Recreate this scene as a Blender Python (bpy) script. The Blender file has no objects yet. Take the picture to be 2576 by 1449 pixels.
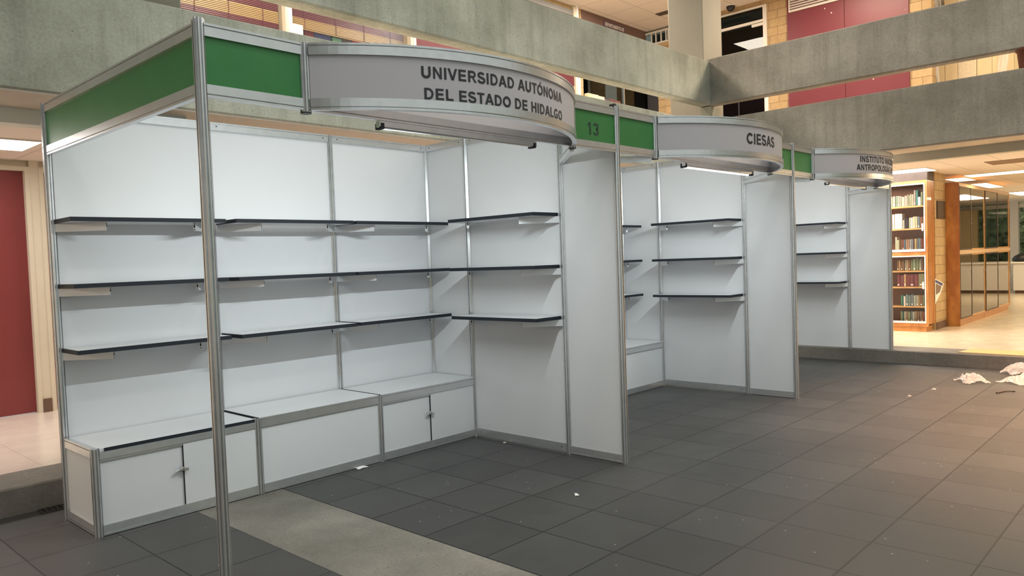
import bpy, bmesh, math, random
from mathutils import Vector, Matrix
R = random.Random(7)
S = bpy.context.scene
COL = S.collection
PI = math.pi

# ------------------------------------------------------------------ camera
cam = bpy.data.cameras.new('camera'); camo = bpy.data.objects.new('camera', cam); COL.objects.link(camo)
cam.sensor_fit = 'HORIZONTAL'; cam.sensor_width = 36.0
cam.lens = 1921.91 / 2576 * 36.0
cam.shift_x = 50.68 / 2576; cam.shift_y = 11.05 / 2576
cam.clip_start = 0.05; cam.clip_end = 200
rt = Vector((0.69139848, -0.72154553, -0.03660863)); up = Vector((0.05471077, 0.00176455, 0.99850069)); fw = Vector((0.72039911, 0.69236474, -0.04069632))
camo.matrix_world = Matrix(((rt.x, up.x, -fw.x, -1.49435), (rt.y, up.y, -fw.y, -3.06509), (rt.z, up.z, -fw.z, 1.46875), (0, 0, 0, 1)))
S.camera = camo
# ------------------------------------------------------------------ world, lights, exposure
W = bpy.data.worlds.new('world'); S.world = W; W.use_nodes = True
bg = W.node_tree.nodes['Background']; bg.inputs[0].default_value = (0.93, 1.0, 0.95, 1); bg.inputs[1].default_value = 0.62
S.view_settings.view_transform = 'Standard'; S.view_settings.look = 'None'; S.view_settings.gamma = 1; S.view_settings.use_curve_mapping = False
S.view_settings.exposure = 0.0
S.cycles.max_bounces = 8; S.cycles.diffuse_bounces = 5; S.cycles.glossy_bounces = 4; S.cycles.transmission_bounces = 6; S.cycles.transparent_max_bounces = 10
S.cycles.sample_clamp_indirect = 6.0; S.cycles.caustics_reflective = False; S.cycles.caustics_refractive = False
S.cycles.use_denoising = True

def area(name, loc, direction, sx, sy, watts, col):
    l = bpy.data.lights.new(name, 'AREA'); l.shape = 'RECTANGLE'; l.size = sx; l.size_y = sy; l.energy = watts; l.color = col
    o = bpy.data.objects.new(name, l); COL.objects.link(o); o.location = loc
    o.rotation_euler = Vector(direction).to_track_quat('-Z', 'Y').to_euler()
    return o
WARM = (1.0, 0.80, 0.52); PINK = (1.0, 0.86, 0.74); COOL = (0.90, 0.98, 1.0)
# upper gallery lamps, unseen library lamps, and fill light added to the hall
for x in (0.1, 3.1, 6.1, 9.1):
    area('gallery_lamp', (x, 4.1, 5.86), (0, 0, -1), 0.95, 0.65, 115, (1.0, 0.88, 0.74))
for y in (1.2, -1.6):
    area('gallery_lamp', (10.2, y, 5.86), (0, 0, -1), 0.65, 0.95, 105, (1.0, 0.80, 0.60))
area('gallery_lamp', (12.9, -0.8, 5.6), (0, 0, -1), 0.8, 0.8, 70, (1.0, 0.86, 0.66))
# lamp rows high over the sunken court
for x in (-2.0, 1.0, 4.0, 7.0):
    for y in (-4.6, -2.2):
        area('court_lamp', (x, y, 7.6), (0, 0, -1), 0.5, 0.5, 34 if x > 6 else 28, (1.0, 0.80, 0.60) if x > 6 else (1.0, 0.94, 0.88))
fl = area('floor_fill_light', (6.6, -3.7, 7.6), (0, 0, -1), 0.5, 0.5, 420, (1.0, 0.56, 0.34)); fl.data.spread = math.radians(58)  # unseen warm light added to tint the floor at the right
# unseen library lamps further right, over the aisle
area('unseen_library_lamp', (10.9, -3.6, 2.57), (0, 0, -1), 0.6, 2.4, 130, WARM)
area('unseen_library_lamp', (10.2, 1.1, 2.57), (0, 0, -1), 0.6, 1.2, 120, PINK)  # unseen lamp added to brighten the books in the small bookcase
for y in (-1.2, 1.6):
    area('hall_fill_light', (-5.6, y, 2.57), (0, 0, -1), 0.6, 1.2, 50, PINK)  # unseen lights added to brighten the cream wall at the far left
for x in (-4.6, 2.6, 5.8, 9.0):
    area('hall_fill_light', (x, 4.2, 2.57), (0, 0, -1), 1.2, 0.6, 45, PINK)  # unseen lights added to brighten the hall and its ceiling
area('unseen_library_lamp', (15.5, -3.0, 2.57), (0, 0, -1), 2.4, 0.6, 110, WARM)
area('unseen_library_lamp', (19.5, -1.5, 2.57), (0, 0, -1), 2.4, 0.6, 110, WARM)

# ------------------------------------------------------------------ materials
def nt(name):
    m = bpy.data.materials.new(name); m.use_nodes = True
    t = m.node_tree; b = t.nodes['Principled BSDF']
    return m, t, b
def N(t, kind, **kw):
    n = t.nodes.new(kind)
    for k, v in kw.items():
        if k.startswith('i_'):
            key = k[2:]; key = int(key) if key.isdigit() else key.replace('_', ' ')
            n.inputs[key].default_value = v
        else: setattr(n, k, v)
    return n
def L(t, a, b): t.links.new(a, b)
def c4(c): return (c[0], c[1], c[2], 1)
def simple(name, col, rough=0.5, metal=0.0, spec=0.5, noise=0.0, nscale=8.0, bump=0.0, bscale=60.0, emit=None, estr=0, coat=0):
    m, t, b = nt(name)
    b.inputs['Base Color'].default_value = c4(col); b.inputs['Roughness'].default_value = rough
    b.inputs['Metallic'].default_value = metal; b.inputs['Specular IOR Level'].default_value = spec
    if coat: b.inputs['Coat Weight'].default_value = coat; b.inputs['Coat Roughness'].default_value = 0.12
    if noise or bump: g = N(t, 'ShaderNodeNewGeometry')
    if noise:
        n = N(t, 'ShaderNodeTexNoise', i_Scale=nscale, i_Detail=4.0); L(t, g.outputs['Position'], n.inputs['Vector'])
        r = N(t, 'ShaderNodeValToRGB')
        r.color_ramp.elements[0].position = 0.3; r.color_ramp.elements[1].position = 0.7
        r.color_ramp.elements[0].color = c4([max(0, x * (1 - noise)) for x in col]); r.color_ramp.elements[1].color = c4([min(1, x * (1 + noise)) for x in col])
        L(t, n.outputs['Fac'], r.inputs[0]); L(t, r.outputs[0], b.inputs['Base Color'])
    if bump:
        n2 = N(t, 'ShaderNodeTexNoise', i_Scale=bscale, i_Detail=3.0); L(t, g.outputs['Position'], n2.inputs['Vector'])
        bp = N(t, 'ShaderNodeBump', i_Strength=bump, i_Distance=0.004); L(t, n2.outputs['Fac'], bp.inputs['Height']); L(t, bp.outputs[0], b.inputs['Normal'])
    if emit: b.inputs['Emission Color'].default_value = c4(emit); b.inputs['Emission Strength'].default_value = estr
    return m

def math_n(t, op, a, b=None, c=None):
    n = N(t, 'ShaderNodeMath', operation=op)
    for i, v in enumerate((a, b, c)):
        if v is None: continue
        if isinstance(v, (int, float)): n.inputs[i].default_value = v
        else: L(t, v, n.inputs[i])
    return n.outputs[0]
def mixc(t, fac, a, b, bt='MIX'):
    n = N(t, 'ShaderNodeMix', data_type='RGBA', blend_type=bt)
    if isinstance(fac, (int, float)): n.inputs[0].default_value = fac
    else: L(t, fac, n.inputs[0])
    for i, v in ((6, a), (7, b)):
        if isinstance(v, (tuple, list)): n.inputs[i].default_value = c4(v)
        else: L(t, v, n.inputs[i])
    return n.outputs[2]
def joint_lines(t, coord, origin, pitch, width):
    v = math_n(t, 'DIVIDE', math_n(t, 'SUBTRACT', coord, origin), pitch)
    f = math_n(t, 'FRACT', math_n(t, 'ADD', v, 0.5))
    d = math_n(t, 'ABSOLUTE', math_n(t, 'SUBTRACT', f, 0.5))
    return math_n(t, 'LESS_THAN', d, width / pitch / 2), math_n(t, 'FLOOR', v)

def tile_mat(name, ox, px, oy, py, base, var, jw, jcol, rough, mottled=0.25, specks=0.0, spec=0.5):
    m, t, b = nt(name)
    g = N(t, 'ShaderNodeNewGeometry'); s = N(t, 'ShaderNodeSeparateXYZ'); L(t, g.outputs['Position'], s.inputs[0])
    jx, ix = joint_lines(t, s.outputs[0], ox, px, jw); jy, iy = joint_lines(t, s.outputs[1], oy, py, jw)
    cb = N(t, 'ShaderNodeCombineXYZ'); L(t, ix, cb.inputs[0]); L(t, iy, cb.inputs[1])
    wn = N(t, 'ShaderNodeTexWhiteNoise', noise_dimensions='2D'); L(t, cb.outputs[0], wn.inputs['Vector'])
    lo = [x * (1 - var) for x in base]; hi = [x * (1 + var) for x in base]
    col = mixc(t, wn.outputs['Value'], lo, hi)
    n1 = N(t, 'ShaderNodeTexNoise', i_Scale=5.0, i_Detail=6.0, i_Roughness=0.65); L(t, g.outputs['Position'], n1.inputs['Vector'])
    k = math_n(t, 'ADD', math_n(t, 'MULTIPLY', n1.outputs['Fac'], mottled * 2), 1 - mottled)
    kc = N(t, 'ShaderNodeCombineColor'); [L(t, k, kc.inputs[i]) for i in range(3)]
    col = mixc(t, 1.0, col, kc.outputs[0], 'MULTIPLY')
    if specks:
        v = N(t, 'ShaderNodeTexVoronoi', i_Scale=11.0); L(t, g.outputs['Position'], v.inputs['Vector'])
        n2 = N(t, 'ShaderNodeTexNoise', i_Scale=2.3); L(t, g.outputs['Position'], n2.inputs['Vector'])
        sp = math_n(t, 'MULTIPLY', math_n(t, 'LESS_THAN', v.outputs['Distance'], 0.055), math_n(t, 'GREATER_THAN', n2.outputs['Fac'], 0.5))
        col = mixc(t, math_n(t, 'MULTIPLY', sp, specks), col, (0.42, 0.42, 0.40))
    joint = math_n(t, 'MAXIMUM', jx, jy)
    col = mixc(t, joint, col, jcol)
    L(t, col, b.inputs['Base Color'])
    rr = math_n(t, 'ADD', math_n(t, 'MULTIPLY', n1.outputs['Fac'], 0.2), rough - 0.1); L(t, rr, b.inputs['Roughness'])
    b.inputs['Specular IOR Level'].default_value = spec
    n3 = N(t, 'ShaderNodeTexNoise', i_Scale=120.0, i_Detail=2.0); L(t, g.outputs['Position'], n3.inputs['Vector'])
    h = math_n(t, 'SUBTRACT', math_n(t, 'MULTIPLY', n3.outputs['Fac'], 0.25), joint)
    bp = N(t, 'ShaderNodeBump', i_Strength=0.35, i_Distance=0.003); L(t, h, bp.inputs['Height']); L(t, bp.outputs[0], b.inputs['Normal'])
    return m

def concrete_mat(name, ca, cb, stain=False, streak=1.0):
    m, t, b = nt(name)
    g = N(t, 'ShaderNodeNewGeometry'); s = N(t, 'ShaderNodeSeparateXYZ'); L(t, g.outputs['Position'], s.inputs[0])
    n1 = N(t, 'ShaderNodeTexNoise', i_Scale=1.1, i_Detail=8.0, i_Roughness=0.62); L(t, g.outputs['Position'], n1.inputs['Vector'])
    r = N(t, 'ShaderNodeValToRGB'); e = r.color_ramp.elements
    e[0].position = 0.34; e[1].position = 0.66; e[0].color = c4(ca); e[1].color = c4(cb); L(t, n1.outputs['Fac'], r.inputs[0])
    col = r.outputs[0]
    mp = N(t, 'ShaderNodeMapping'); mp.inputs['Scale'].default_value = (9.0, 9.0, 0.55); L(t, g.outputs['Position'], mp.inputs[0])
    n2 = N(t, 'ShaderNodeTexNoise', i_Scale=1.0, i_Detail=5.0, i_Roughness=0.7); L(t, mp.outputs[0], n2.inputs['Vector'])
    st = N(t, 'ShaderNodeMapRange'); st.inputs[1].default_value = 0.48; st.inputs[2].default_value = 0.75; L(t, n2.outputs['Fac'], st.inputs[0])
    col = mixc(t, math_n(t, 'MULTIPLY', st.outputs[0], 0.42 * streak), col, [x * 0.55 for x in ca])
    v = N(t, 'ShaderNodeTexVoronoi', i_Scale=19.0); L(t, g.outputs['Position'], v.inputs['Vector'])
    n5 = N(t, 'ShaderNodeTexNoise', i_Scale=1.7); L(t, g.outputs['Position'], n5.inputs['Vector'])
    pit = math_n(t, 'MULTIPLY', math_n(t, 'LESS_THAN', v.outputs['Distance'], 0.10), math_n(t, 'GREATER_THAN', n5.outputs['Fac'], 0.52))
    col = mixc(t, math_n(t, 'MULTIPLY', pit, 0.6), col, [x * 0.35 for x in ca])
    n6 = N(t, 'ShaderNodeTexNoise', i_Scale=55.0, i_Detail=3.0); L(t, g.outputs['Position'], n6.inputs['Vector'])
    k = math_n(t, 'ADD', math_n(t, 'MULTIPLY', n6.outputs['Fac'], 0.5), 0.75)
    kc = N(t, 'ShaderNodeCombineColor'); [L(t, k, kc.inputs[i]) for i in range(3)]
    col = mixc(t, 1.0, col, kc.outputs[0], 'MULTIPLY')
    if stain:   # the damp patch that runs down the inner corner of the parapet
        d = math_n(t, 'ADD', math_n(t, 'SUBTRACT', 8.90, s.outputs[0]), math_n(t, 'SUBTRACT', 2.36, s.outputs[1]))
        w = math_n(t, 'MULTIPLY', math_n(t, 'SUBTRACT', 4.24, s.outputs[2]), 1.05)
        w = math_n(t, 'ADD', w, math_n(t, 'MULTIPLY', math_n(t, 'SUBTRACT', n1.outputs['Fac'], 0.5), 0.9))
        mr = N(t, 'ShaderNodeMapRange'); mr.inputs[1].default_value = -0.05; mr.inputs[2].default_value = 0.22; L(t, math_n(t, 'SUBTRACT', w, d), mr.inputs[0])
        col = mixc(t, math_n(t, 'MULTIPLY', mr.outputs[0], 0.55), col, (0.085, 0.095, 0.085))
    L(t, col, b.inputs['Base Color']); b.inputs['Roughness'].default_value = 0.85; b.inputs['Specular IOR Level'].default_value = 0.25
    h = math_n(t, 'SUBTRACT', n6.outputs['Fac'], math_n(t, 'MULTIPLY', pit, 0.8))
    bp = N(t, 'ShaderNodeBump', i_Strength=0.5, i_Distance=0.004); L(t, h, bp.inputs['Height']); L(t, bp.outputs[0], b.inputs['Normal'])
    return m

def brick_mat(name, axis, ca, cb, mortar, bw=0.30, bh=0.145):
    m, t, b = nt(name)
    g = N(t, 'ShaderNodeNewGeometry'); s = N(t, 'ShaderNodeSeparateXYZ'); L(t, g.outputs['Position'], s.inputs[0])
    cbn = N(t, 'ShaderNodeCombineXYZ'); L(t, s.outputs[axis], cbn.inputs[0]); L(t, s.outputs[2], cbn.inputs[1])
    br = N(t, 'ShaderNodeTexBrick', offset=0.5); L(t, cbn.outputs[0], br.inputs['Vector'])
    br.inputs['Color1'].default_value = c4(ca); br.inputs['Color2'].default_value = c4(cb); br.inputs['Mortar'].default_value = c4(mortar)
    br.inputs['Scale'].default_value = 1.0; br.inputs['Mortar Size'].default_value = 0.005; br.inputs['Brick Width'].default_value = bw; br.inputs['Row Height'].default_value = bh
    n = N(t, 'ShaderNodeTexNoise', i_Scale=14.0, i_Detail=4.0); L(t, g.outputs['Position'], n.inputs['Vector'])
    k = math_n(t, 'ADD', math_n(t, 'MULTIPLY', n.outputs['Fac'], 0.4), 0.8)
    kc = N(t, 'ShaderNodeCombineColor'); [L(t, k, kc.inputs[i]) for i in range(3)]
    L(t, mixc(t, 1.0, br.outputs['Color'], kc.outputs[0], 'MULTIPLY'), b.inputs['Base Color']); b.inputs['Roughness'].default_value = 0.75
    bp = N(t, 'ShaderNodeBump', i_Strength=0.6, i_Distance=0.004, invert=True); L(t, br.outputs['Fac'], bp.inputs['Height']); L(t, bp.outputs[0], b.inputs['Normal'])
    return m

def wood_mat(name, ca, cb, scale=(1.5, 9.0, 0.8), rough=0.35):
    m, t, b = nt(name)
    g = N(t, 'ShaderNodeNewGeometry'); mp = N(t, 'ShaderNodeMapping'); mp.inputs['Scale'].default_value = scale; L(t, g.outputs['Position'], mp.inputs[0])
    n = N(t, 'ShaderNodeTexNoise', i_Scale=1.6, i_Detail=5.0, i_Distortion=1.6); L(t, mp.outputs[0], n.inputs['Vector'])
    w = N(t, 'ShaderNodeTexWave', i_Scale=1.1, i_Distortion=7.0, i_Detail=3.0); L(t, mp.outputs[0], w.inputs['Vector'])
    f = math_n(t, 'ADD', math_n(t, 'MULTIPLY', n.outputs['Fac'], 0.65), math_n(t, 'MULTIPLY', w.outputs['Fac'], 0.35))
    r = N(t, 'ShaderNodeValToRGB'); e = r.color_ramp.elements; e[0].position = 0.3; e[1].position = 0.7; e[0].color = c4(ca); e[1].color = c4(cb); L(t, f, r.inputs[0])
    L(t, r.outputs[0], b.inputs['Base Color']); b.inputs['Roughness'].default_value = rough; b.inputs['Coat Weight'].default_value = 0.2
    return m

def glass_mat(name, tint, mix, rough=0.02, k=1.0):
    m, t, b = nt(name); t.nodes.remove(b); out = t.nodes['Material Output']
    tr = N(t, 'ShaderNodeBsdfTransparent'); tr.inputs[0].default_value = c4(tint)
    gl = N(t, 'ShaderNodeBsdfGlossy'); gl.inputs['Roughness'].default_value = rough; gl.inputs[0].default_value = (1, 1, 1, 1)
    fr = N(t, 'ShaderNodeFresnel', i_IOR=1.5)
    f = math_n(t, 'MINIMUM', math_n(t, 'MULTIPLY_ADD', fr.outputs[0], k, mix), 1.0)
    mx = N(t, 'ShaderNodeMixShader'); L(t, f, mx.inputs[0]); L(t, tr.outputs[0], mx.inputs[1]); L(t, gl.outputs[0], mx.inputs[2]); L(t, mx.outputs[0], out.inputs[0])
    return m

def plastic_mat(name):
    m, t, b = nt(name); out = t.nodes['Material Output']
    b.inputs['Base Color'].default_value = (0.86, 0.86, 0.84, 1); b.inputs['Roughness'].default_value = 0.18
    tr = N(t, 'ShaderNodeBsdfTransparent'); mx = N(t, 'ShaderNodeMixShader'); mx.inputs[0].default_value = 0.42
    L(t, tr.outputs[0], mx.inputs[1]); L(t, b.outputs[0], mx.inputs[2]); L(t, mx.outputs[0], out.inputs[0])
    return m

def ceiling_mat(name, ox, px, oy, py, base, line):
    m, t, b = nt(name)
    g = N(t, 'ShaderNodeNewGeometry'); s = N(t, 'ShaderNodeSeparateXYZ'); L(t, g.outputs['Position'], s.inputs[0])
    jx, _ = joint_lines(t, s.outputs[0], ox, px, 0.016); jy, _ = joint_lines(t, s.outputs[1], oy, py, 0.016)
    L(t, mixc(t, math_n(t, 'MAXIMUM', jx, jy), base, line), b.inputs['Base Color']); b.inputs['Roughness'].default_value = 0.9
    return m

def speckled(name, col, chip):
    m, t, b = nt(name)
    g = N(t, 'ShaderNodeNewGeometry')
    v = N(t, 'ShaderNodeTexVoronoi', i_Scale=6.0); L(t, g.outputs['Position'], v.inputs['Vector'])
    n = N(t, 'ShaderNodeTexNoise', i_Scale=2.7, i_Detail=2.0); L(t, g.outputs['Position'], n.inputs['Vector'])
    sp = math_n(t, 'MULTIPLY', math_n(t, 'LESS_THAN', v.outputs['Distance'], 0.085), math_n(t, 'GREATER_THAN', n.outputs['Fac'], 0.55))
    L(t, mixc(t, sp, col, chip), b.inputs['Base Color']); b.inputs['Roughness'].default_value = 0.42
    return m

M = {}
M['alu'] = simple('aluminium', (0.70, 0.71, 0.72), 0.27, 0.80, noise=0.05, nscale=20)
M['brk'] = simple('satin_bracket_metal', (0.72, 0.73, 0.75), 0.35, 0.35)
M['alu_dark'] = simple('dark_hollow', (0.02, 0.02, 0.022), 0.7)
M['panel'] = simple('white_laminate', (0.70, 0.71, 0.725), 0.45, noise=0.012, nscale=3)
M['green'] = simple('green_laminate', (0.042, 0.235, 0.062), 0.36, noise=0.05, nscale=5)
M['sign'] = simple('sign_panel', (0.56, 0.545, 0.58), 0.5)
M['signw'] = simple('white_sign_back', (0.86, 0.85, 0.87), 0.5)
M['ink'] = simple('sign_ink', (0.025, 0.028, 0.035), 0.5)
M['ink_g'] = simple('number_ink', (0.015, 0.05, 0.035), 0.5)
M['edge'] = simple('dark_edge_band', (0.022, 0.026, 0.034), 0.6, spec=0.2)
M['tube'] = simple('lit_tube', (0.9, 0.9, 0.9), 0.4, emit=(0.92, 0.98, 1.0), estr=2.6)
M['diff'] = simple('lit_diffuser', (0.9, 0.9, 0.9), 0.5, emit=(1.0, 0.97, 0.94), estr=11.0)
M['diffw'] = simple('lit_warm_diffuser', (0.9, 0.9, 0.8), 0.5, emit=(1.0, 0.88, 0.60), estr=9.0)
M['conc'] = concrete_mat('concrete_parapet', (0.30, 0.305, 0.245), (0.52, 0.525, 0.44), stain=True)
M['conc_shade'] = concrete_mat('shaded_concrete_parapet', (0.255, 0.235, 0.195), (0.42, 0.395, 0.335), stain=True)  # darker, browner copy: the weaker light on the right put into the colour
M['conc_shade2'] = concrete_mat('shaded_concrete_slab_edge', (0.245, 0.225, 0.188), (0.39, 0.365, 0.31))  # same concrete as the back band, its shade put into the colour
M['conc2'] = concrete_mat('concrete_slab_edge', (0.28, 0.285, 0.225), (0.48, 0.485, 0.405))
M['conc3'] = concrete_mat('concrete_step', (0.13, 0.12, 0.105), (0.25, 0.23, 0.20), streak=0.3)
M['strip'] = concrete_mat('concrete_floor_strip', (0.15, 0.14, 0.12), (0.27, 0.255, 0.22), streak=0.0)
M['soffit'] = simple('soffit_paint', (0.60, 0.53, 0.44), 0.8, noise=0.05)
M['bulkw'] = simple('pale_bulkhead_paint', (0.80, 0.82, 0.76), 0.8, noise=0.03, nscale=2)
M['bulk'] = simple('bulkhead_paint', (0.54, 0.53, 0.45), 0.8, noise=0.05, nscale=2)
M['slate'] = tile_mat('slate_tiles', 1.15, 0.447, 0.51, 0.461, (0.057, 0.057, 0.055), 0.13, 0.0095, (0.014, 0.014, 0.014), 0.47, 0.32, 0.8, 0.38)
M['slate2'] = tile_mat('slate_tiles_by_strip', 0.56, 0.47, 0.51, 0.461, (0.066, 0.064, 0.060), 0.13, 0.0085, (0.016, 0.015, 0.014), 0.47, 0.32, 0.8, 0.38)
M['terr'] = tile_mat('pale_terrazzo', 0.1, 1.2, 2.8, 0.95, (0.72, 0.64, 0.56), 0.02, 0.004, (0.50, 0.42, 0.36), 0.22, 0.06)
M['terr2'] = tile_mat('cream_terrazzo', 9.4, 1.2, 0.2, 0.9, (0.66, 0.56, 0.42), 0.02, 0.004, (0.56, 0.46, 0.34), 0.22, 0.06)
M['ceil'] = ceiling_mat('ceiling_tiles', 10.30, 0.76, 4.47, 0.60, (0.72, 0.66, 0.58), (0.50, 0.44, 0.37))
M['ceil2'] = ceiling_mat('hall_ceiling_tiles', 0.65, 1.2, 3.93, 0.6, (0.82, 0.75, 0.67), (0.62, 0.54, 0.46))
M['colm'] = simple('column_paint', (0.25, 0.245, 0.205), 0.75, noise=0.06, nscale=2)
M['cream'] = simple('cream_paint', (0.60, 0.54, 0.42), 0.6, noise=0.02)
M['white'] = simple('white_paint', (0.78, 0.76, 0.70), 0.5)
M['maroon'] = speckled('maroon_paint', (0.165, 0.028, 0.042), (0.62, 0.52, 0.50))
M['maroong'] = simple('gallery_maroon_paint', (0.10, 0.022, 0.030), 0.45, noise=0.06, nscale=2)
M['maroond'] = simple('maroon_door_paint', (0.20, 0.034, 0.034), 0.38, noise=0.06, nscale=2)
M['base'] = simple('brown_baseboard', (0.13, 0.075, 0.05), 0.5)
M['brickx'] = brick_mat('tan_brick_face_x', 1, (0.50, 0.36, 0.19), (0.44, 0.31, 0.16), (0.26, 0.18, 0.10))
M['bricky'] = brick_mat('tan_brick_face_y', 0, (0.50, 0.36, 0.19), (0.44, 0.31, 0.16), (0.26, 0.18, 0.10))
M['wood'] = wood_mat('orange_plywood', (0.34, 0.12, 0.026), (0.52, 0.23, 0.06), (3.0, 3.0, 1.6))
M['wood2'] = wood_mat('pale_shelf_wood', (0.56, 0.32, 0.11), (0.66, 0.41, 0.17), (2.0, 8.0, 3.0))
M['woodin'] = simple('dark_cabinet_inside', (0.17, 0.075, 0.045), 0.6)
M['woodgrey'] = simple('dark_timber_band', (0.075, 0.052, 0.040), 0.6, noise=0.15)
M['glass'] = glass_mat('cabinet_glass', (0.97, 0.96, 0.93), 0.0, 0.02, 0.45)
M['glassr'] = glass_mat('reflective_cabinet_glass', (0.86, 0.79, 0.66), 0.06, 0.03)
M['glassw'] = glass_mat('window_glass', (0.97, 0.97, 0.97), 0.0, 0.02, 0.5)
M['glassd'] = glass_mat('tinted_window_glass', (0.45, 0.47, 0.45), 0.0, 0.02, 0.3)
M['dark'] = simple('dark_room', (0.030, 0.028, 0.030), 0.8)
M['dark2'] = simple('grey_green_room', (0.10, 0.105, 0.09), 0.8)
M['plastic'] = plastic_mat('clear_plastic_wrap')
M['paper'] = simple('paper', (0.82, 0.81, 0.77), 0.7)
M['card'] = simple('cardboard', (0.56, 0.38, 0.17), 0.75, noise=0.06, nscale=6)
M['black'] = simple('black_plastic', (0.02, 0.02, 0.022), 0.4)
M['chrome'] = simple('chrome', (0.75, 0.75, 0.76), 0.15, 1.0)
M['clay'] = simple('clay_pot', (0.20, 0.065, 0.035), 0.7, noise=0.1)
M['hedge'] = simple('foliage', (0.21, 0.25, 0.11), 0.8, noise=0.7, nscale=5.0)
M['bronze'] = simple('dark_bronze', (0.075, 0.055, 0.032), 0.5, 0.4, noise=0.3, nscale=60)
M['board'] = simple('tan_board', (0.60, 0.48, 0.28), 0.55, noise=0.04)
M['slat_t'] = simple('tan_slat', (0.60, 0.40, 0.17), 0.4)
M['slat_m'] = simple('maroon_slat', (0.22, 0.055, 0.065), 0.4)
M['counter'] = simple('white_counter', (0.66, 0.62, 0.58), 0.5)
def colmat(c, cache={}):
    k = tuple(round(x, 3) for x in c)
    if k not in cache: cache[k] = simple('cloth_cover', c, 0.6, noise=0.08, nscale=30)
    return cache[k]

# ------------------------------------------------------------------ mesh helpers
class MB:
    def __init__(s): s.v = []; s.f = []; s.mi = []; s.k = 0
    def add(s, vs, fs, mi=0):
        o = len(s.v); s.v += [Vector(p) for p in vs]
        for f in fs: s.f.append([o + i for i in f]); s.mi.append(mi)
        return s
    def box(s, x0, x1, y0, y1, z0, z1, mi=0):
        x0, x1 = sorted((x0, x1)); y0, y1 = sorted((y0, y1)); z0, z1 = sorted((z0, z1))
        e = (s.k % 6) * .00013; s.k += 1; x0 -= e; y0 -= e; z0 -= e; x1 += e; y1 += e; z1 += e   # no two boxes of a mesh share a plane
        return s.add([(x, y, z) for z in (z0, z1) for y in (y0, y1) for x in (x0, x1)],
                     [(0, 2, 3, 1), (4, 5, 7, 6), (0, 1, 5, 4), (2, 6, 7, 3), (0, 4, 6, 2), (1, 3, 7, 5)], mi)
    def prism(s, poly, axis, a, b, mi=0):          # poly: 2D outline in the two other axes (x,y,z order)
        def p(u, v, w): return {'x': (w, u, v), 'y': (u, w, v), 'z': (u, v, w)}[axis]
        n = len(poly); vs = [p(u, v, a) for u, v in poly] + [p(u, v, b) for u, v in poly]
        fs = [tuple(range(n))[::-1], tuple(range(n, 2 * n))] + [(i, (i + 1) % n, n + (i + 1) % n, n + i) for i in range(n)]
        return s.add(vs, fs, mi)
    def sweep(s, prof, path, mi=0, close=False):   # prof: (n, z) closed outline; path: 2D points; n to the left of travel
        k = len(prof); rows = []
        m = len(path)
        for i, (x, y) in enumerate(path):
            a = Vector(path[max(0, i - 1)]); b = Vector(path[min(m - 1, i + 1)]); d = (b - a).normalized(); nx, ny = -d.y, d.x
            rows.append([(x + nx * q, y + ny * q, z) for q, z in prof])
        vs = [p for r in rows for p in r]; fs = []
        for i in range(m - 1):
            for j in range(k): fs.append((i * k + j, (i + 1) * k + j, (i + 1) * k + (j + 1) % k, i * k + (j + 1) % k))
        fs += [tuple(range(k)), tuple(range((m - 1) * k, m * k))[::-1]]
        return s.add(vs, fs, mi)
    def tube(s, path, r, seg=8, mi=0):
        P = [Vector(p) for p in path]; rows = []
        for i, p in enumerate(P):
            d = (P[min(len(P) - 1, i + 1)] - P[max(0, i - 1)]).normalized()
            u = d.orthogonal().normalized(); w = d.cross(u)
            rr = r[i] if isinstance(r, (list, tuple)) else r
            rows.append([p + (u * math.cos(2 * PI * k / seg) + w * math.sin(2 * PI * k / seg)) * rr for k in range(seg)])
        vs = [q for rw in rows for q in rw]; fs = []
        for i in range(len(P) - 1):
            for k in range(seg): fs.append((i * seg + k, i * seg + (k + 1) % seg, (i + 1) * seg + (k + 1) % seg, (i + 1) * seg + k))
        fs += [tuple(range(seg))[::-1], tuple(range((len(P) - 1) * seg, len(P) * seg))]
        return s.add(vs, fs, mi)
    def lathe(s, prof, c, seg=24, mi=0):           # prof: (r, z)
        vs = []; fs = []
        for r_, z in prof:
            for k in range(seg): vs.append((c[0] + r_ * math.cos(2 * PI * k / seg), c[1] + r_ * math.sin(2 * PI * k / seg), c[2] + z))
        for i in range(len(prof) - 1):
            for k in range(seg): fs.append((i * seg + k, i * seg + (k + 1) % seg, (i + 1) * seg + (k + 1) % seg, (i + 1) * seg + k))
        fs += [tuple(range(seg))[::-1], tuple(range((len(prof) - 1) * seg, len(prof) * seg))]
        return s.add(vs, fs, mi)
    def build(s, name, mats, parent=None, smooth=False, bevel=0):
        me = bpy.data.meshes.new(name)
        wl = Vector((0, 0, 0)); p = parent
        while p: wl += p.location; p = p.parent
        bm = bmesh.new(); vv = [bm.verts.new(q - wl) for q in s.v]
        for f, mi in zip(s.f, s.mi):
            try: fa = bm.faces.new([vv[i] for i in f]); fa.material_index = mi; fa.smooth = smooth
            except ValueError: pass
        bmesh.ops.recalc_face_normals(bm, faces=bm.faces)
        if bevel: bmesh.ops.bevel(bm, geom=[e for e in bm.edges], offset=bevel, segments=1, affect='EDGES', clamp_overlap=True)
        bm.to_mesh(me); bm.free()
        for m in (mats if isinstance(mats, (list, tuple)) else [mats]): me.materials.append(m)
        o = bpy.data.objects.new(name, me); COL.objects.link(o)
        if parent: o.parent = parent
        return o
def tag(o, label=None, cat=None, group=None, kind=None):
    if label: o['label'] = label
    if cat: o['category'] = cat
    if group: o['group'] = group
    if kind: o['kind'] = kind
    return o
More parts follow.
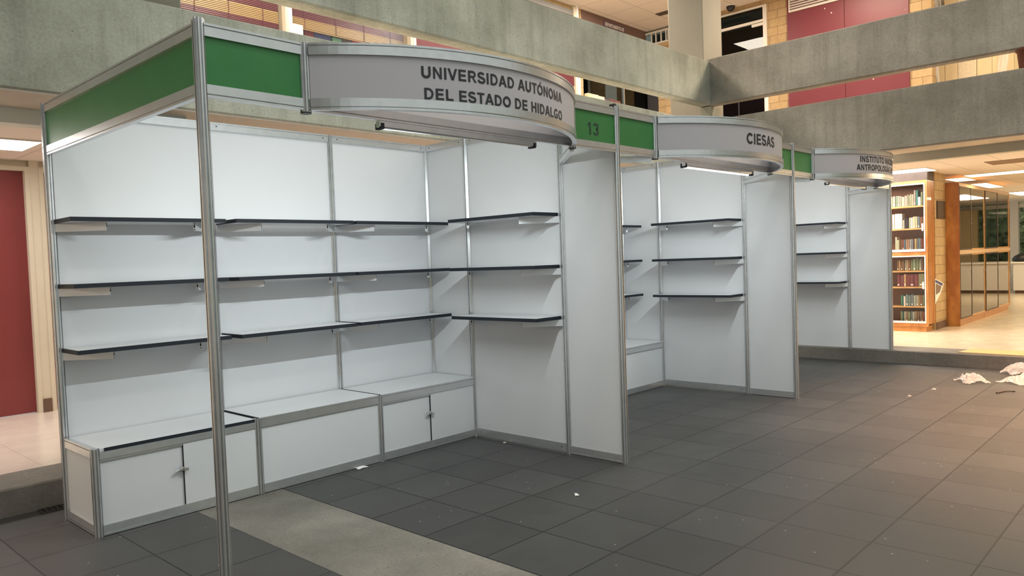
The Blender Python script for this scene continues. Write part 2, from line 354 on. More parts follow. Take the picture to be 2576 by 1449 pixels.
def thing(name, loc, label, cat, group=None, kind=None):
    o = bpy.data.objects.new(name, None); COL.objects.link(o); o.location = loc; o.empty_display_size = 0.1
    return tag(o, label, cat, group, kind)
def struct(name, mb, mat, label, cat, parent=None, bevel=0):
    o = mb.build(name, mat, parent, bevel=bevel)
    return tag(o, label, cat, kind='structure')
def copy_tree(o, parent=None):
    c = o.copy(); COL.objects.link(c)
    if parent: c.parent = parent
    for ch in [k for k in o.children]: copy_tree(ch, c)
    return c
# ---- sign lettering: bold grotesque capitals drawn as stroke bands (unit = cap height)
TK = 0.225
def g_band(path, t=TK):
    out = []; P = [Vector(p) for p in path]; n = len(P); off = []
    for i in range(n):
        d0 = (P[i] - P[i - 1]).normalized() if i else (P[1] - P[0]).normalized()
        d1 = (P[i + 1] - P[i]).normalized() if i < n - 1 else d0
        d = (d0 + d1).normalized(); k = 1 / max(.5, d.dot(d1)); off.append(Vector((-d.y, d.x)) * t / 2 * k)
    for i in range(n - 1): out.append([P[i] + off[i], P[i] - off[i], P[i + 1] - off[i + 1], P[i + 1] + off[i + 1]])
    return out
def g_arc(cx, cy, rx, ry, a0, a1, n=14):
    return [(cx + rx * math.cos(math.radians(a0 + (a1 - a0) * i / n)), cy + ry * math.sin(math.radians(a0 + (a1 - a0) * i / n))) for i in range(n + 1)]
def g_rect(x0, x1, y0, y1): return [[Vector((x0, y0)), Vector((x1, y0)), Vector((x1, y1)), Vector((x0, y1))]]
def g_poly(*p): return [[Vector(q) for q in p]]
h_ = TK / 2
GL = {}
GL['I'] = (.39, g_rect(.08, .305, 0, 1))
GL['L'] = (.85, g_rect(.09, .315, 0, 1) + g_rect(.30, .81, 0, .185))
GL['T'] = (.85, g_rect(.317, .543, 0, .83) + g_rect(.03, .83, .815, 1))
GL['E'] = (.93, g_rect(.09, .315, 0, 1) + g_rect(.30, .86, 0, .185) + g_rect(.30, .84, .815, 1) + g_rect(.30, .80, .41, .60))
GL['H'] = (1.01, g_rect(.09, .315, 0, 1) + g_rect(.695, .92, 0, 1) + g_rect(.30, .71, .41, .60))
GL['N'] = (1.01, g_rect(.10, .29, 0, 1) + g_rect(.72, .91, 0, 1) + g_poly((.29, 1), (.29, .68), (.72, 0), (.72, .32)))
GL['M'] = (1.16, g_rect(.10, .28, 0, 1) + g_rect(.88, 1.06, 0, 1) + g_poly((.28, 1), (.28, .72), (.50, 0), (.58, 0), (.58, .28)) + g_poly((.88, 1), (.88, .72), (.66, 0), (.58, 0), (.58, .28)))
GL['A'] = (1.0, g_poly((0, 0), (.235, 0), (.625, 1), (.375, 1)) + g_poly((1, 0), (.765, 0), (.375, 1), (.625, 1)) + g_rect(.24, .76, .22, .38))
GL['V'] = (.93, g_poly((0, 1), (.215, 1), (.575, 0), (.355, 0)) + g_poly((.93, 1), (.715, 1), (.355, 0), (.575, 0)))
GL['O'] = (1.08, g_band(g_arc(.54, .5, .395, .41, 0, 360, 32)))
GL['C'] = (1.01, g_band(g_arc(.53, .5, .395, .41, 38, 322, 28)))
GL['G'] = (1.08, g_band(g_arc(.54, .5, .395, .41, 40, 312, 28)) + g_rect(.56, .96, .37, .53) + g_rect(.78, .96, .12, .40))
GL['D'] = (1.01, g_rect(.09, .315, 0, 1) + g_band([(.28, .915)] + g_arc(.44, .5, .395, .415, 90, -90, 20) + [(.28, .085)], .19))
GL['P'] = (.93, g_rect(.09, .315, 0, 1) + g_band([(.28, .915)] + g_arc(.55, .68, .225, .235, 90, -90, 14) + [(.28, .445)], .19))
GL['R'] = (1.01, g_rect(.09, .315, 0, 1) + g_band([(.28, .915)] + g_arc(.58, .70, .225, .215, 90, -90, 14) + [(.28, .485)], .19) + g_poly((.48, .46), (.66, .42), (.99, 0), (.75, 0)))
GL['U'] = (1.01, g_rect(.078, .302, .36, 1) + g_rect(.708, .932, .36, 1) + g_band([(.19, .38)] + g_arc(.505, .37, .315, .28, 180, 360, 18) + [(.82, .38)]))
GL['S'] = (.93, g_band(g_arc(.455, .725, .30, .19, 22, 190, 12) + g_arc(.47, .275, .32, .19, 80, -168, 18)[0:0] + [(.165, .66), (.25, .575), (.46, .515), (.68, .45), (.775, .37), (.79, .28), (.755, .17), (.66, .105), (.47, .085), (.29, .105), (.185, .18), (.14, .31)], .205))
GL['1'] = (.78, g_rect(.33, .53, 0, 1) + g_poly((.36, 1), (.36, .80), (.12, .66), (.12, .84)))
GL['3'] = (.78, g_band(g_arc(.37, .735, .255, .18, 165, -80, 14), .18) + g_band(g_arc(.37, .29, .275, .20, 85, -165, 16), .18))
GL['4'] = (.78, g_rect(.44, .63, 0, 1) + g_rect(.03, .76, .20, .36) + g_poly((.44, 1), (.63, 1), (.22, .34), (.03, .34)))
GL['5'] = (.78, g_rect(.16, .70, .815, 1) + g_poly((.16, 1), (.34, 1), (.28, .48), (.09, .46)) + g_band([(.17, .50), (.26, .57)] + g_arc(.38, .33, .275, .245, 95, -165, 16), .18))
GL[' '] = (.39, [])
ACC = {'Ó': ('O', .46), 'Í': ('I', .15)}
def text_mesh(name, body, mat, parent, width, capz0, capz1, place, gap=0.03):
    """place(u, z) -> point; u runs 0..width along the line"""
    words = [[]]; x = 0
    for ch in body:
        base, ax = ACC.get(ch, (ch, None)); w, ps = GL[base]
        if ch == ' ': words.append([])
        for p in ps: words[-1].append([(x + q.x, q.y) for q in p])
        if ax is not None: words[-1].append([(x + ax, 1.07), (x + ax + .14, 1.07), (x + ax + .34, 1.26), (x + ax + .12, 1.26)])
        x += w + gap
    flat = [q[0] for wd in words for p in wd for q in p]; x0, x1 = min(flat), max(flat)
    for wd in words:
        mb = MB()
        for p in wd:
            vs = [place((u - x0) / (x1 - x0) * width, capz0 + v * (capz1 - capz0)) for u, v in p]
            mb.add(vs, [tuple(range(len(vs)))])
        mb.build(name, mat, parent)

# ------------------------------------------------------------------ setting: floors and steps
struct('floor', MB().box(1.15, 9.2, -9, 2.36, -0.1, 0.0), M['slate'], 'dark grey slate tile floor of the sunken court', 'floor')
struct('floor_beside_strip', MB().box(-7, 0.56, -9, 2.36, -0.1, 0.0), M['slate2'], 'dark slate floor left of the bare concrete strip', 'floor')
struct('trim_1', MB().box(0.56, 1.15, -9, 2.36, -0.1, -0.002), M['strip'], 'bare concrete strip set in the slate floor', 'floor strip')
nos = MB().prism([(2.35, -0.1), (2.35, 0.165), (2.36, 0.175), (2.79, 0.175), (2.79, -0.1)], 'x', -6, 8.93)
struct('trim_2', nos, M['conc3'], 'raw concrete step edge behind the booths', 'step')
struct('floor_hall', MB().box(-6, 11.75, 2.79, 5.25, 0.0, 0.17), M['terr'], 'pale pink terrazzo floor behind the booths', 'floor')
nos = MB().prism([(8.92, -0.1), (8.92, 0.150), (8.93, 0.16), (9.40, 0.16), (9.40, -0.1)], 'y', -7, 2.35)
struct('trim_3', nos, M['conc3'], 'concrete step edge at the end of the court', 'step')
struct('floor_library', MB().box(9.40, 26, -9, 2.79, 0.0, 0.158), M['terr2'], 'glossy cream terrazzo floor of the library hall', 'floor')

# ------------------------------------------------------------------ setting: slab edges, parapets, soffits, ceilings
X0, Y0 = 8.90, 2.36
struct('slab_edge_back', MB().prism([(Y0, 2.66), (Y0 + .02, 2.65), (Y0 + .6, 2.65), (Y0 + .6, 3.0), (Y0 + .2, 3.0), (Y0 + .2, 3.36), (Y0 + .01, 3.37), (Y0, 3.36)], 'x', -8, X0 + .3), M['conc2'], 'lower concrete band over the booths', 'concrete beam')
struct('slab_edge_right', MB().prism([(X0, 2.69), (X0 + .02, 2.68), (X0 + .6, 2.68), (X0 + .6, 3.0), (X0 + .2, 3.0), (X0 + .2, 3.40), (X0 + .01, 3.41), (X0, 3.40)], 'y', -9, Y0 + .3), M['conc_shade2'], 'lower concrete band on the right side of the court', 'concrete beam')
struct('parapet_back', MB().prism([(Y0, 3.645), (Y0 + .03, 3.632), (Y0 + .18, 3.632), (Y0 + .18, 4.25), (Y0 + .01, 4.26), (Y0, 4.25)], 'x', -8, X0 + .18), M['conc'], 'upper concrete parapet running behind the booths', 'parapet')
struct('parapet_right', MB().prism([(X0, 3.645), (X0 + .03, 3.632), (X0 + .18, 3.632), (X0 + .18, 4.29), (X0 + .01, 4.30), (X0, 4.29)], 'y', -9, Y0 + .18), M['conc_shade'], 'upper concrete parapet on the right, meeting the back one', 'parapet')
struct('soffit_back', MB().box(-8, X0, Y0 + .025, Y0 + .57, 2.640, 2.655), M['soffit'], 'tan painted underside of the back slab edge', 'soffit')
struct('soffit_right', MB().box(X0 + .025, X0 + .57, -9, Y0, 2.668, 2.685), M['soffit'], 'tan painted underside of the right slab edge', 'soffit')
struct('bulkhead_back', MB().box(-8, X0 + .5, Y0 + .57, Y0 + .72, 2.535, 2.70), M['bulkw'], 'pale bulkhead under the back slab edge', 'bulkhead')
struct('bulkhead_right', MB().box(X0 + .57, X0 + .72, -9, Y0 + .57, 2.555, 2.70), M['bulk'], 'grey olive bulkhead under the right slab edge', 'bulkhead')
struct('ceiling_hall', MB().box(-8, 11.75, Y0 + .72, 5.3, 2.59, 2.64), M['ceil2'], 'pinkish tile ceiling of the hall behind the booths', 'ceiling')
struct('ceiling_library', MB().box(X0 + .72, 24.1, -6.1, Y0 + .72, 2.59, 2.64), M['ceil2'], 'tile ceiling of the library hall', 'ceiling')
struct('slab_back', MB().box(-8, 16, Y0 + .6, 9, 2.80, 2.99), M['conc2'], 'upper floor slab over the back hall', 'floor slab')
struct('slab_right', MB().box(X0 + .6, 24.1, -6.1, Y0 + .6, 2.80, 2.99), M['conc2'], 'upper floor slab over the library hall', 'floor slab')
struct('bounce_layer_gallery', MB().box(-8, 16, Y0 + .2, 6.0, 2.992, 3.005).box(X0 + .2, 16, -6, Y0 + .2, 2.992, 3.005), M['terr'], 'pale unseen layer added on the upper gallery floor to bounce light', 'floor')  # unseen layer, added pale to bounce light up to the gallery ceiling
struct('ceiling_gallery', MB().box(-8, 11.9, Y0 + .05, 5.3, 5.88, 5.93).box(X0 + .05, 16, -9, Y0 + .05, 5.88, 5.93), M['ceil'], 'cream tile ceiling of the upper gallery', 'ceiling')
def column(x0, x1, y0, y1, label):
    c = 0.012
    mb = MB().prism([(x0 + c, y0), (x1 - c, y0), (x1, y0 + c), (x1, y1 - c), (x1 - c, y1), (x0 + c, y1), (x0, y1 - c), (x0, y0 + c)], 'z', 0.17, 5.88)
    struct('column', mb, M['colm'], label, 'column')
column(9.10, 9.70, 2.56, 3.14, 'pale square column standing behind the corner of the parapets')
column(0.50, 1.13, 2.56, 3.14, 'pale square column at the upper left, cut by the parapet')
# funnel of mortar under the parapet corner
struct('mortar_drip', MB().prism([(8.98, 3.632), (9.30, 3.632), (9.16, 3.42), (9.11, 3.36), (9.06, 3.42)], 'y', 2.40, 2.57), M['conc'], 'concrete corner block narrowing down from the parapet joint', 'corner block')

struct('bounce_wall_left', MB().box(-7.2, -7.0, -9, 5.3, 0, 2.6), simple('cream_bounce_wall', (0.66, 0.58, 0.47), 0.7, noise=0.03, nscale=1.0), 'cream wall added at the far left to bounce warm light, outside the view', 'wall')  # unseen wall, added to send warm light onto the booths' left side
struct('light_block_wall', MB().box(-7.2, -7.0, -9, 2.3, 2.6, 7.4), simple('dark_block_wall', (0.17, 0.17, 0.165), 0.8, noise=0.2, nscale=0.8), 'grey wall added at the far left to block side light, outside the view', 'wall')  # unseen wall, added to keep sky light off surfaces facing left
# ------------------------------------------------------------------ setting: hall wall behind the booths (ground floor)
struct('wall_back', MB().box(-8, -0.40, 5.20, 5.35, 0.17, 2.60).box(-0.40, 0.765, 5.20, 5.35, 2.53, 2.60).box(0.765, 0.845, 5.165, 5.35, 0.17, 2.60).box(0.845, 1.9, 5.20, 5.35, 2.51, 2.60).box(1.9, 11.75, 5.20, 5.35, 0.17, 2.60), M['cream'], 'cream wall with maroon doors behind the first booth', 'wall')
def door(n, x0, x1, label):
    t = thing('door_%d' % n, (x0, 5.2, 0.17), label, 'door', kind='structure')
    MB().box(x0 + .04, x1 - .04, 5.225, 5.265, 0.176, 2.49).build('door_leaf', M['maroond'], t)
    f = MB(); f.box(x0, x0 + .04, 5.16, 5.27, 0.17, 2.53); f.box(x1 - .04, x1, 5.16, 5.27, 0.17, 2.53); f.box(x0, x1, 5.16, 5.27, 2.49, 2.53)
    f.build('door_frame', M['cream'], t)
    MB().tube([(x0 + .11, 5.22, 1.15), (x0 + .11, 5.17, 1.15), (x0 + .22, 5.165, 1.15)], 0.011).build('handle', M['chrome'], t)
door(1, -0.40, 0.765, 'tall plain maroon door at the far left')
door(2, 0.845, 1.90, 'second maroon door, mostly hidden by the first booth corner')
struct('baseboard_back', MB().box(0.767, 0.843, 5.152, 5.166, 0.17, 0.30), M['base'], 'brown baseboard on the cream pier between the doors', 'baseboard')
# ground-floor and upper wall on the right
struct('wall_right', MB().box(11.75, 12.0, 0.17, 5.3, 0.158, 2.60), M['brickx'], 'tan brick wall behind the small bookcase', 'wall')
struct('brick_pier', MB().box(11.762, 12.37, 0.16, 0.8, 0.158, 2.60), M['bricky'], 'tan brick pier between the two bookcases', 'pier')
struct('baseboard_right', MB().box(11.765, 12.37, 0.148, 0.162, 0.158, 0.27), M['base'], 'brown baseboard at the foot of the brick pier', 'baseboard')

# ------------------------------------------------------------------ upper gallery, back wall (y = 5.2)
wb = MB().box(-8, 2.2, 5.2, 5.4, 2.99, 5.88).box(2.2, 9.36, 5.2, 5.4, 2.99, 4.24).box(5.68, 9.36, 5.2, 5.4, 4.24, 4.49).box(2.2, 9.36, 5.2, 5.4, 5.80, 5.88)
wb.box(9.47, 9.655, 5.2, 5.4, 2.99, 5.88).box(9.655, 11.75, 5.2, 5.4, 2.99, 4.2)
struct('wall_gallery_back', wb, M['bricky'], 'tan brick back wall of the upper gallery', 'wall')
struct('lintel_back', MB().box(9.655, 11.75, 5.19, 5.4, 5.55, 5.88), simple('brown_lintel', (0.17, 0.105, 0.085), 0.6, noise=0.1, nscale=1.5), 'brown lintel panel carrying the department sign', 'lintel')
struct('trim_4', MB().box(5.70, 9.36, 5.16, 5.22, 5.70, 5.79), simple('grey_metal_header', (0.20, 0.20, 0.19), 0.5), 'grey metal header above the maroon gallery panels', 'trim')
mp = thing('maroon_panel', (7.5, 5.19, 4.49), 'maroon wall panel bay between the blinds and the dark window', 'wall panel', kind='structure')
for a, b in ((5.69, 7.50), (7.52, 9.35)):
    MB().box(a, b, 5.17, 5.22, 4.49, 5.70).build('panel_board', M['maroong'], mp)
for i, (x0, x1) in enumerate(((3.62, 3.70), (5.60, 5.68), (9.36, 9.47))):
    p = MB().box(x0, x0 + (x1 - x0) * .55, 5.14, 5.30, 4.20, 5.88, 0).box(x0 + (x1 - x0) * .55, x1, 5.12, 5.30, 4.20, 5.88, 1)
    struct('trim_%d' % (5 + i), p, [M['cream'], M['white']], ('cream and white post between the two blinds', 'cream and white post between the second blind and the maroon panel', 'cream and white post beside the tan brick strip')[i], 'window post')
struct('dark_room_back', MB().box(2.2, 9.36, 5.95, 6.0, 3.0, 5.88).box(9.655, 11.9, 6.3, 6.35, 3.0, 5.88).box(2.2, 11.9, 5.4, 6.3, 2.99, 3.05), M['dark'], 'unlit room behind the gallery windows', 'room')
struct('sill_back', MB().box(2.2, 5.6, 5.12, 5.40, 4.21, 4.25).box(9.655, 11.75, 5.10, 5.40, 4.17, 4.21), M['white'], 'window sill of the gallery back wall', 'sill')
def gwindow(n, x0, x1, z0, z1, label, glass, mull=()):
    t = thing('window_%d' % n, ((x0 + x1) / 2, 5.21, z0), label, 'window', kind='structure')
    f = MB().box(x0, x1, 5.20, 5.25, z0, z0 + .03).box(x0, x1, 5.20, 5.25, z1 - .03, z1)
    for m in mull: f.box(m - .012, m + .012, 5.20, 5.25, z0, z1)
    f.build('window_frame', M['white'] if n < 3 else M['alu'], t)
    MB().box(x0, x1, 5.222, 5.228, z0 + .02, z1 - .02).build('glass_pane', glass, t)
gwindow(1, 2.2, 3.62, 4.25, 5.80, 'first gallery window, closed by a tan and maroon blind', M['glassw'])
gwindow(2, 3.70, 5.60, 4.25, 5.80, 'second gallery window, half closed by a maroon and tan blind', M['glassw'])
gwindow(3, 9.655, 11.75, 4.21, 5.55, 'wide dark gallery window with small boxes on its sill', M['glassd'], (10.95,))
def blind(x0, x1, zb, bands, label, cords):
    t = thing('venetian_blind', ((x0 + x1) / 2, 5.30, zb), label, 'blind')
    MB().box(x0, x1, 5.28, 5.32, 5.74, 5.78).build('head_rail', M['white'], t)
    for z0, z1, mt, nm in bands:
        mb = MB(); z = z0 + .008
        while z < z1:
            mb.add([(x0, 5.284, z), (x1, 5.284, z), (x1, 5.290, z + .0182), (x0, 5.290, z + .0182), (x0, 5.287, z), (x1, 5.287, z), (x1, 5.293, z + .0182), (x0, 5.293, z + .0182)],
                   [(0, 1, 2, 3), (7, 6, 5, 4), (0, 4, 5, 1), (3, 2, 6, 7)]); z += .0205
        mb.build(nm, mt, t)
    c = MB()
    for x in cords: c.box(x - .003, x + .003, 5.278, 5.282, zb, 5.75)
    c.build('cord', M['slat_m'], t)
    MB().box(x0, x1, 5.283, 5.303, zb - .012, zb).build('bottom_rail', bands[0][2], t)
blind(2.22, 3.61, 4.29, [(4.29, 4.452, M['slat_m'], 'maroon_slats'), (4.452, 4.60, M['slat_t'], 'tan_slats'), (4.60, 5.74, M['slat_m'], 'maroon_slats')], 'venetian blind with a tan band between maroon slats, at the upper left', (2.55, 2.96, 3.40))
blind(3.71, 5.59, 4.474, [(4.474, 4.59, M['slat_t'], 'tan_slats'), (4.59, 5.74, M['slat_m'], 'maroon_slats')], 'venetian blind with maroon slats over tan ones, above objects on the sill', (3.98, 4.45, 4.9, 5.35))
# things on the sills
def sillbox(name, x0, x1, y0, y1, z0, z1, col, label, cat, lid=None):
    t = MB().box(x0, x1, y0, y1, z0, z1).build(name, colmat(col), bevel=0.004)
    tag(t, label, cat)
    return t
SZ = 4.25
b = sillbox('storage_box', 3.72, 3.86, 5.14, 5.195, SZ, 4.455, (0.75, 0.72, 0.64), 'white box at the left end of the blind window sill', 'box')
MB().lathe([(0.0, 0), (.055, 0), (.06, .06), (.055, .15), (.02, .19), (.0, .195)], (3.93, 5.36, SZ), 16).build('round_pot', M['black'])
tag(bpy.data.objects['round_pot'], 'dark round pot on the sill beside the white box', 'pot')
sillbox('book', 4.00, 4.14, 5.33, 5.39, SZ, 4.50, (0.30, 0.05, 0.05), 'dull red book standing on the gallery sill', 'book')
sillbox('folder', 4.15, 4.40, 5.34, 5.39, SZ, 4.49, (0.10, 0.11, 0.30), 'blue folder on the gallery sill next to the dull red book', 'folder')
sillbox('paper_tray', 4.42, 4.57, 5.33, 5.39, SZ, 4.462, (0.22, 0.46, 0.30), 'pale green tray on the gallery sill', 'tray')
sillbox('card_box', 4.585, 4.72, 5.33, 5.39, SZ, 4.49, (0.16, 0.09, 0.05), 'brown box between the green tray and the bright red book', 'box')
sillbox('book', 4.735, 4.91, 5.33, 5.39, SZ, 4.50, (0.62, 0.02, 0.05), 'bright red book on the gallery sill', 'book')
for i, (x0, x1, h, c, lb) in enumerate(((9.66, 9.80, 4.395, (0.62, 0.52, 0.34), 'cream box at the left end of the dark window sill'), (9.81, 9.99, 4.395, (0.62, 0.56, 0.46), 'cream box with a grey side, second on the dark window sill'),
        (10.0, 10.17, 4.385, (0.60, 0.58, 0.50), 'pale box third on the dark window sill'), (10.19, 10.34, 4.36, (0.12, 0.08, 0.11), 'dark purple box on the dark window sill'), (10.37, 10.52, 4.38, (0.16, 0.07, 0.08), 'dark red box on the dark window sill'), (10.53, 10.68, 4.37, (0.20, 0.10, 0.09), 'brown box at the right end of the row on the dark window sill'))):
    tag(MB().box(x0, x1, 5.11, 5.19, 4.21, h).build('small_box', colmat(c), bevel=0.004), lb, 'box', 'boxes on the dark window sill')
sg = thing('department_sign', (10.65, 5.18, 5.70), 'small dark sign with white capitals high on the brown lintel', 'sign')
pl = MB().box(10.32, 11.0, 5.175, 5.19, 5.70, 5.815).build('sign_plate', simple('purple_plate', (0.12, 0.075, 0.11), 0.5), sg)
text_mesh('lettering', 'DEPARTAMENTO DE', M['paper'], pl, 0.61, 5.725, 5.79, lambda u, z: (10.345 + u, 5.172, z))

# ------------------------------------------------------------------ upper gallery, right wall (x = 11.75)
wr = MB().box(11.75, 11.95, 0.17, 0.52, 2.99, 5.88).box(11.75, 11.95, 2.33, 2.74, 2.99, 5.88).box(11.75, 11.95, 0.52, 2.33, 2.99, 3.4).box(11.75, 11.95, 0.52, 2.33, 5.78, 5.88)
wr.box(11.75, 11.95, 2.74, 4.6, 5.78, 5.88).box(11.75, 11.95, 3.9, 4.95, 2.99, 5.60).box(11.75, 11.95, 4.95, 5.2, 2.99, 3.2).box(11.75, 11.95, 2.74, 3.9, 2.99, 3.1)
struct('wall_gallery_right', wr, M['brickx'], 'tan brick wall of the gallery on the right', 'wall')
mp = thing('maroon_panel', (11.74, 1.42, 3.4), 'large two-leaf maroon panel with a louvre, right gallery wall', 'wall panel', kind='structure')
for a, b in ((0.475, 1.425), (1.432, 2.37)):
    MB().box(11.72, 11.95, a, b, 3.4, 5.80).build('panel_board', M['maroon'], mp)
lv = MB(); z = 5.545
lv.box(11.69, 11.722, 1.44, 2.33, 5.53, 5.545).box(11.69, 11.722, 2.315, 2.33, 5.53, 5.80)
while z < 5.79:
    lv.add([(11.695, 1.44, z), (11.695, 2.32, z), (11.72, 2.32, z + .03), (11.72, 1.44, z + .03), (11.697, 1.44, z - .004), (11.697, 2.32, z - .004), (11.72, 2.32, z + .024), (11.72, 1.44, z + .024)], [(0, 1, 2, 3), (7, 6, 5, 4), (0, 4, 5, 1), (0, 3, 7, 4), (1, 5, 6, 2)]); z += .042
lv.build('louvre', M['white'], mp)
t = thing('window_4', (11.74, 3.2, 3.1), 'tall dark glazed door with a transom beside the column', 'window', kind='structure')
f = MB().box(11.72, 11.78, 2.735, 2.80, 3.1, 5.79).box(11.72, 11.78, 2.735, 3.9, 5.76, 5.79).box(11.72, 11.78, 2.80, 3.9, 5.50, 5.545).box(11.72, 11.78, 3.84, 3.9, 3.1, 5.79)
f.box(11.71, 11.74, 2.80, 3.0, 5.44, 5.485)
f.build('window_frame', M['white'], t)
MB().box(11.748, 11.754, 2.80, 3.84, 3.1, 5.50).build('glass_pane', M['glassd'], t)
MB().box(11.748, 11.754, 2.80, 3.84, 5.545, 5.76).build('transom_pane', M['glassd'], t)
MB().box(11.745, 11.752, 3.28, 3.30, 3.1, 4.6).build('door_stile', M['black'], t)
struct('room_right', MB().box(15.6, 15.65, 0.6, 6, 3.0, 5.80).box(11.95, 15.6, 2.0, 2.05, 3.0, 5.80).box(11.95, 15.6, 6, 6.05, 3.0, 5.80).box(11.95, 15.6, 2.05, 6.0, 5.50, 5.53).box(12.3, 12.32, 2.6, 5.4, 5.53, 5.95), M['dark2'], 'dim office seen through the glazed gallery door', 'room')
t = thing('window_5', (11.74, 4.9, 5.6), 'transom window with four white mullions in the far gallery corner', 'window', kind='structure')
f = MB().box(11.73, 11.78, 4.6, 5.2, 5.585, 5.615).box(11.73, 11.78, 4.6, 5.2, 5.80, 5.84)
for y in (5.06, 4.96, 4.845, 4.735, 4.69): f.box(11.73, 11.78, y - .010, y + .010, 5.60, 5.82)
f.build('window_frame', M['white'], t)
MB().box(11.752, 11.758, 4.6, 5.2, 5.60, 5.82).build('glass_pane', M['glassd'], t)
struct('dark_pane_corner', MB().box(11.76, 11.77, 4.95, 5.2, 3.2, 5.6), M['dark'], 'dark doorway in the far gallery corner', 'doorway')
sc = thing('security_camera', (11.6, 3.33, 5.88), 'black dome camera on the gallery ceiling', 'camera')
MB().lathe([(0.0, -.012), (.085, -.012), (.09, 0)], (11.6, 3.33, 5.88), 20).build('base', M['white'], sc)
MB().lathe([(0.004, -.10), (.035, -.093), (.06, -.07), (.075, -.04), (.078, -.012)], (11.6, 3.33, 5.88), 20).build('dome', M['black'], sc, smooth=True)
vt = thing('ceiling_vent', (11.0, 4.3, 5.875), 'dark slot vent in the gallery ceiling left of the column', 'vent')
MB().box(10.92, 11.09, 3.4, 4.47, 5.872, 5.882).build('slot', M['woodgrey'], vt)
# lit storage area past the brick pier
struct('wall_far', MB().box(14.5, 14.6, -6, 0.6, 2.99, 5.88), M['board'], 'warm lit wall beyond the wrapped boards', 'wall')
bd = thing('partition_board', (12.25, -0.3, 2.99), 'row of tan boards leaning upright in plastic wrap on the upper floor', 'boards')
yy = 0.31
for k, w in enumerate((0.21, 0.18, 0.25, 0.20, 0.28)):
    MB().box(12.2 + .012 * (k % 2), 12.25, yy - w + .006, yy, 2.99, 5.1 + .2 * (k % 3)).build('board', M['board'] if k != 2 else colmat((0.55, 0.47, 0.32)), bd); yy -= w
def drape(name, x, ya, yb, z0, z1, seed, label, parent=None, mat=None):
    r = random.Random(seed); nx, nz = 9, 16; vs = []; fs = []
    for j in range(nz + 1):
        for i in range(nx + 1):
            u, v = i / nx, j / nz
            vs.append((x - .03 - .05 * abs(math.sin(u * 7 + v * 5 + seed)) - r.random() * .02, ya + (yb - ya) * u + .03 * math.sin(v * 9 + seed), z0 + (z1 - z0) * v))
    for j in range(nz):
        for i in range(nx): a = j * (nx + 1) + i; fs.append((a, a + 1, a + nx + 2, a + nx + 1))
    o = MB().add(vs, fs).build(name, mat or M['plastic'], parent)
    if label: tag(o, label, 'plastic sheet')
    return o
drape('plastic_sheet', 12.18, 0.29, 0.14, 3.0, 5.3, 3, 'clear plastic sheet hanging over the first board by the brick pier')
drape('plastic_sheet', 12.18, -0.62, -0.74, 3.0, 5.2, 5, 'bright plastic sheet hanging at the far end of the boards')
struct('board_wall_right', MB().box(12.6, 12.65, -3.0, -0.85, 2.99, 5.5), M['board'], 'tan partition beyond the plastic sheets', 'wall')
pot = thing('flower_pot', (9.02, -1.46, 3.41), 'brown clay pot on the lower parapet band at the right edge', 'pot')
MB().lathe([(0.075, 0), (.085, .02), (.105, .20), (.118, .20), (.122, .26), (.105, .26), (.1, .24)], (9.02, -1.46, 3.41), 28).build('pot_body', M['clay'], pot, smooth=True)
MB().lathe([(0.0, .225), (.10, .225), (.10, .235), (.0, .24)], (9.02, -1.46, 3.41), 20).build('soil', M['base'], pot)

# ------------------------------------------------------------------ ceiling lights you can see
def ceil_light(x0, x1, y0, y1, z, label, mat, group=None):
    t = thing('ceiling_light', ((x0 + x1) / 2, (y0 + y1) / 2, z), label, 'ceiling light', group)
    f = MB(); e = .02
    f.box(x0, x1, y0, y0 + e, z - .012, z).box(x0, x1, y1 - e, y1, z - .012, z).box(x0, x0 + e, y0 + e, y1 - e, z - .012, z).box(x1 - e, x1, y0 + e, y1 - e, z - .012, z)
    f.build('frame', M['white'], t)
    MB().box(x0 + e, x1 - e, y0 + e, y1 - e, z - .008, z).build('diffuser', mat, t)
ceil_light(-1.85, 0.56, 3.93, 4.53, 2.59, 'long white ceiling light at the left edge, over the maroon door', M['diff'])
ceil_light(10.80, 11.43, 0.03, 2.4, 2.59, 'white ceiling light in front of the small bookcase', M['diff'])
ceil_light(12.86, 13.40, -2.6, 0.03, 2.59, 'long strip of light running across the library ceiling', M['diffw'])
ceil_light(13.3, 14.15, 0.07, 0.40, 2.59, 'warm ceiling light over the near end of the long glass bookcase', M['diffw'])
ceil_light(15.1, 16.7, 0.11, 0.40, 2.59, 'warm ceiling light over the far end of the long glass bookcase', M['diffw'])
ceil_light(19.0, 20.6, 0.0, 0.5, 2.59, 'far warm ceiling light past the long glass bookcase', M['diffw'])
rc = thing('ceiling_vent', (11.2, -1.0, 2.59), 'dark recessed slot in the library ceiling at the right', 'vent')
MB().box(10.9, 11.48, -2.2, -0.66, 2.583, 2.592).build('slot', simple('slot_shade', (0.25, 0.17, 0.11), 0.8), rc)

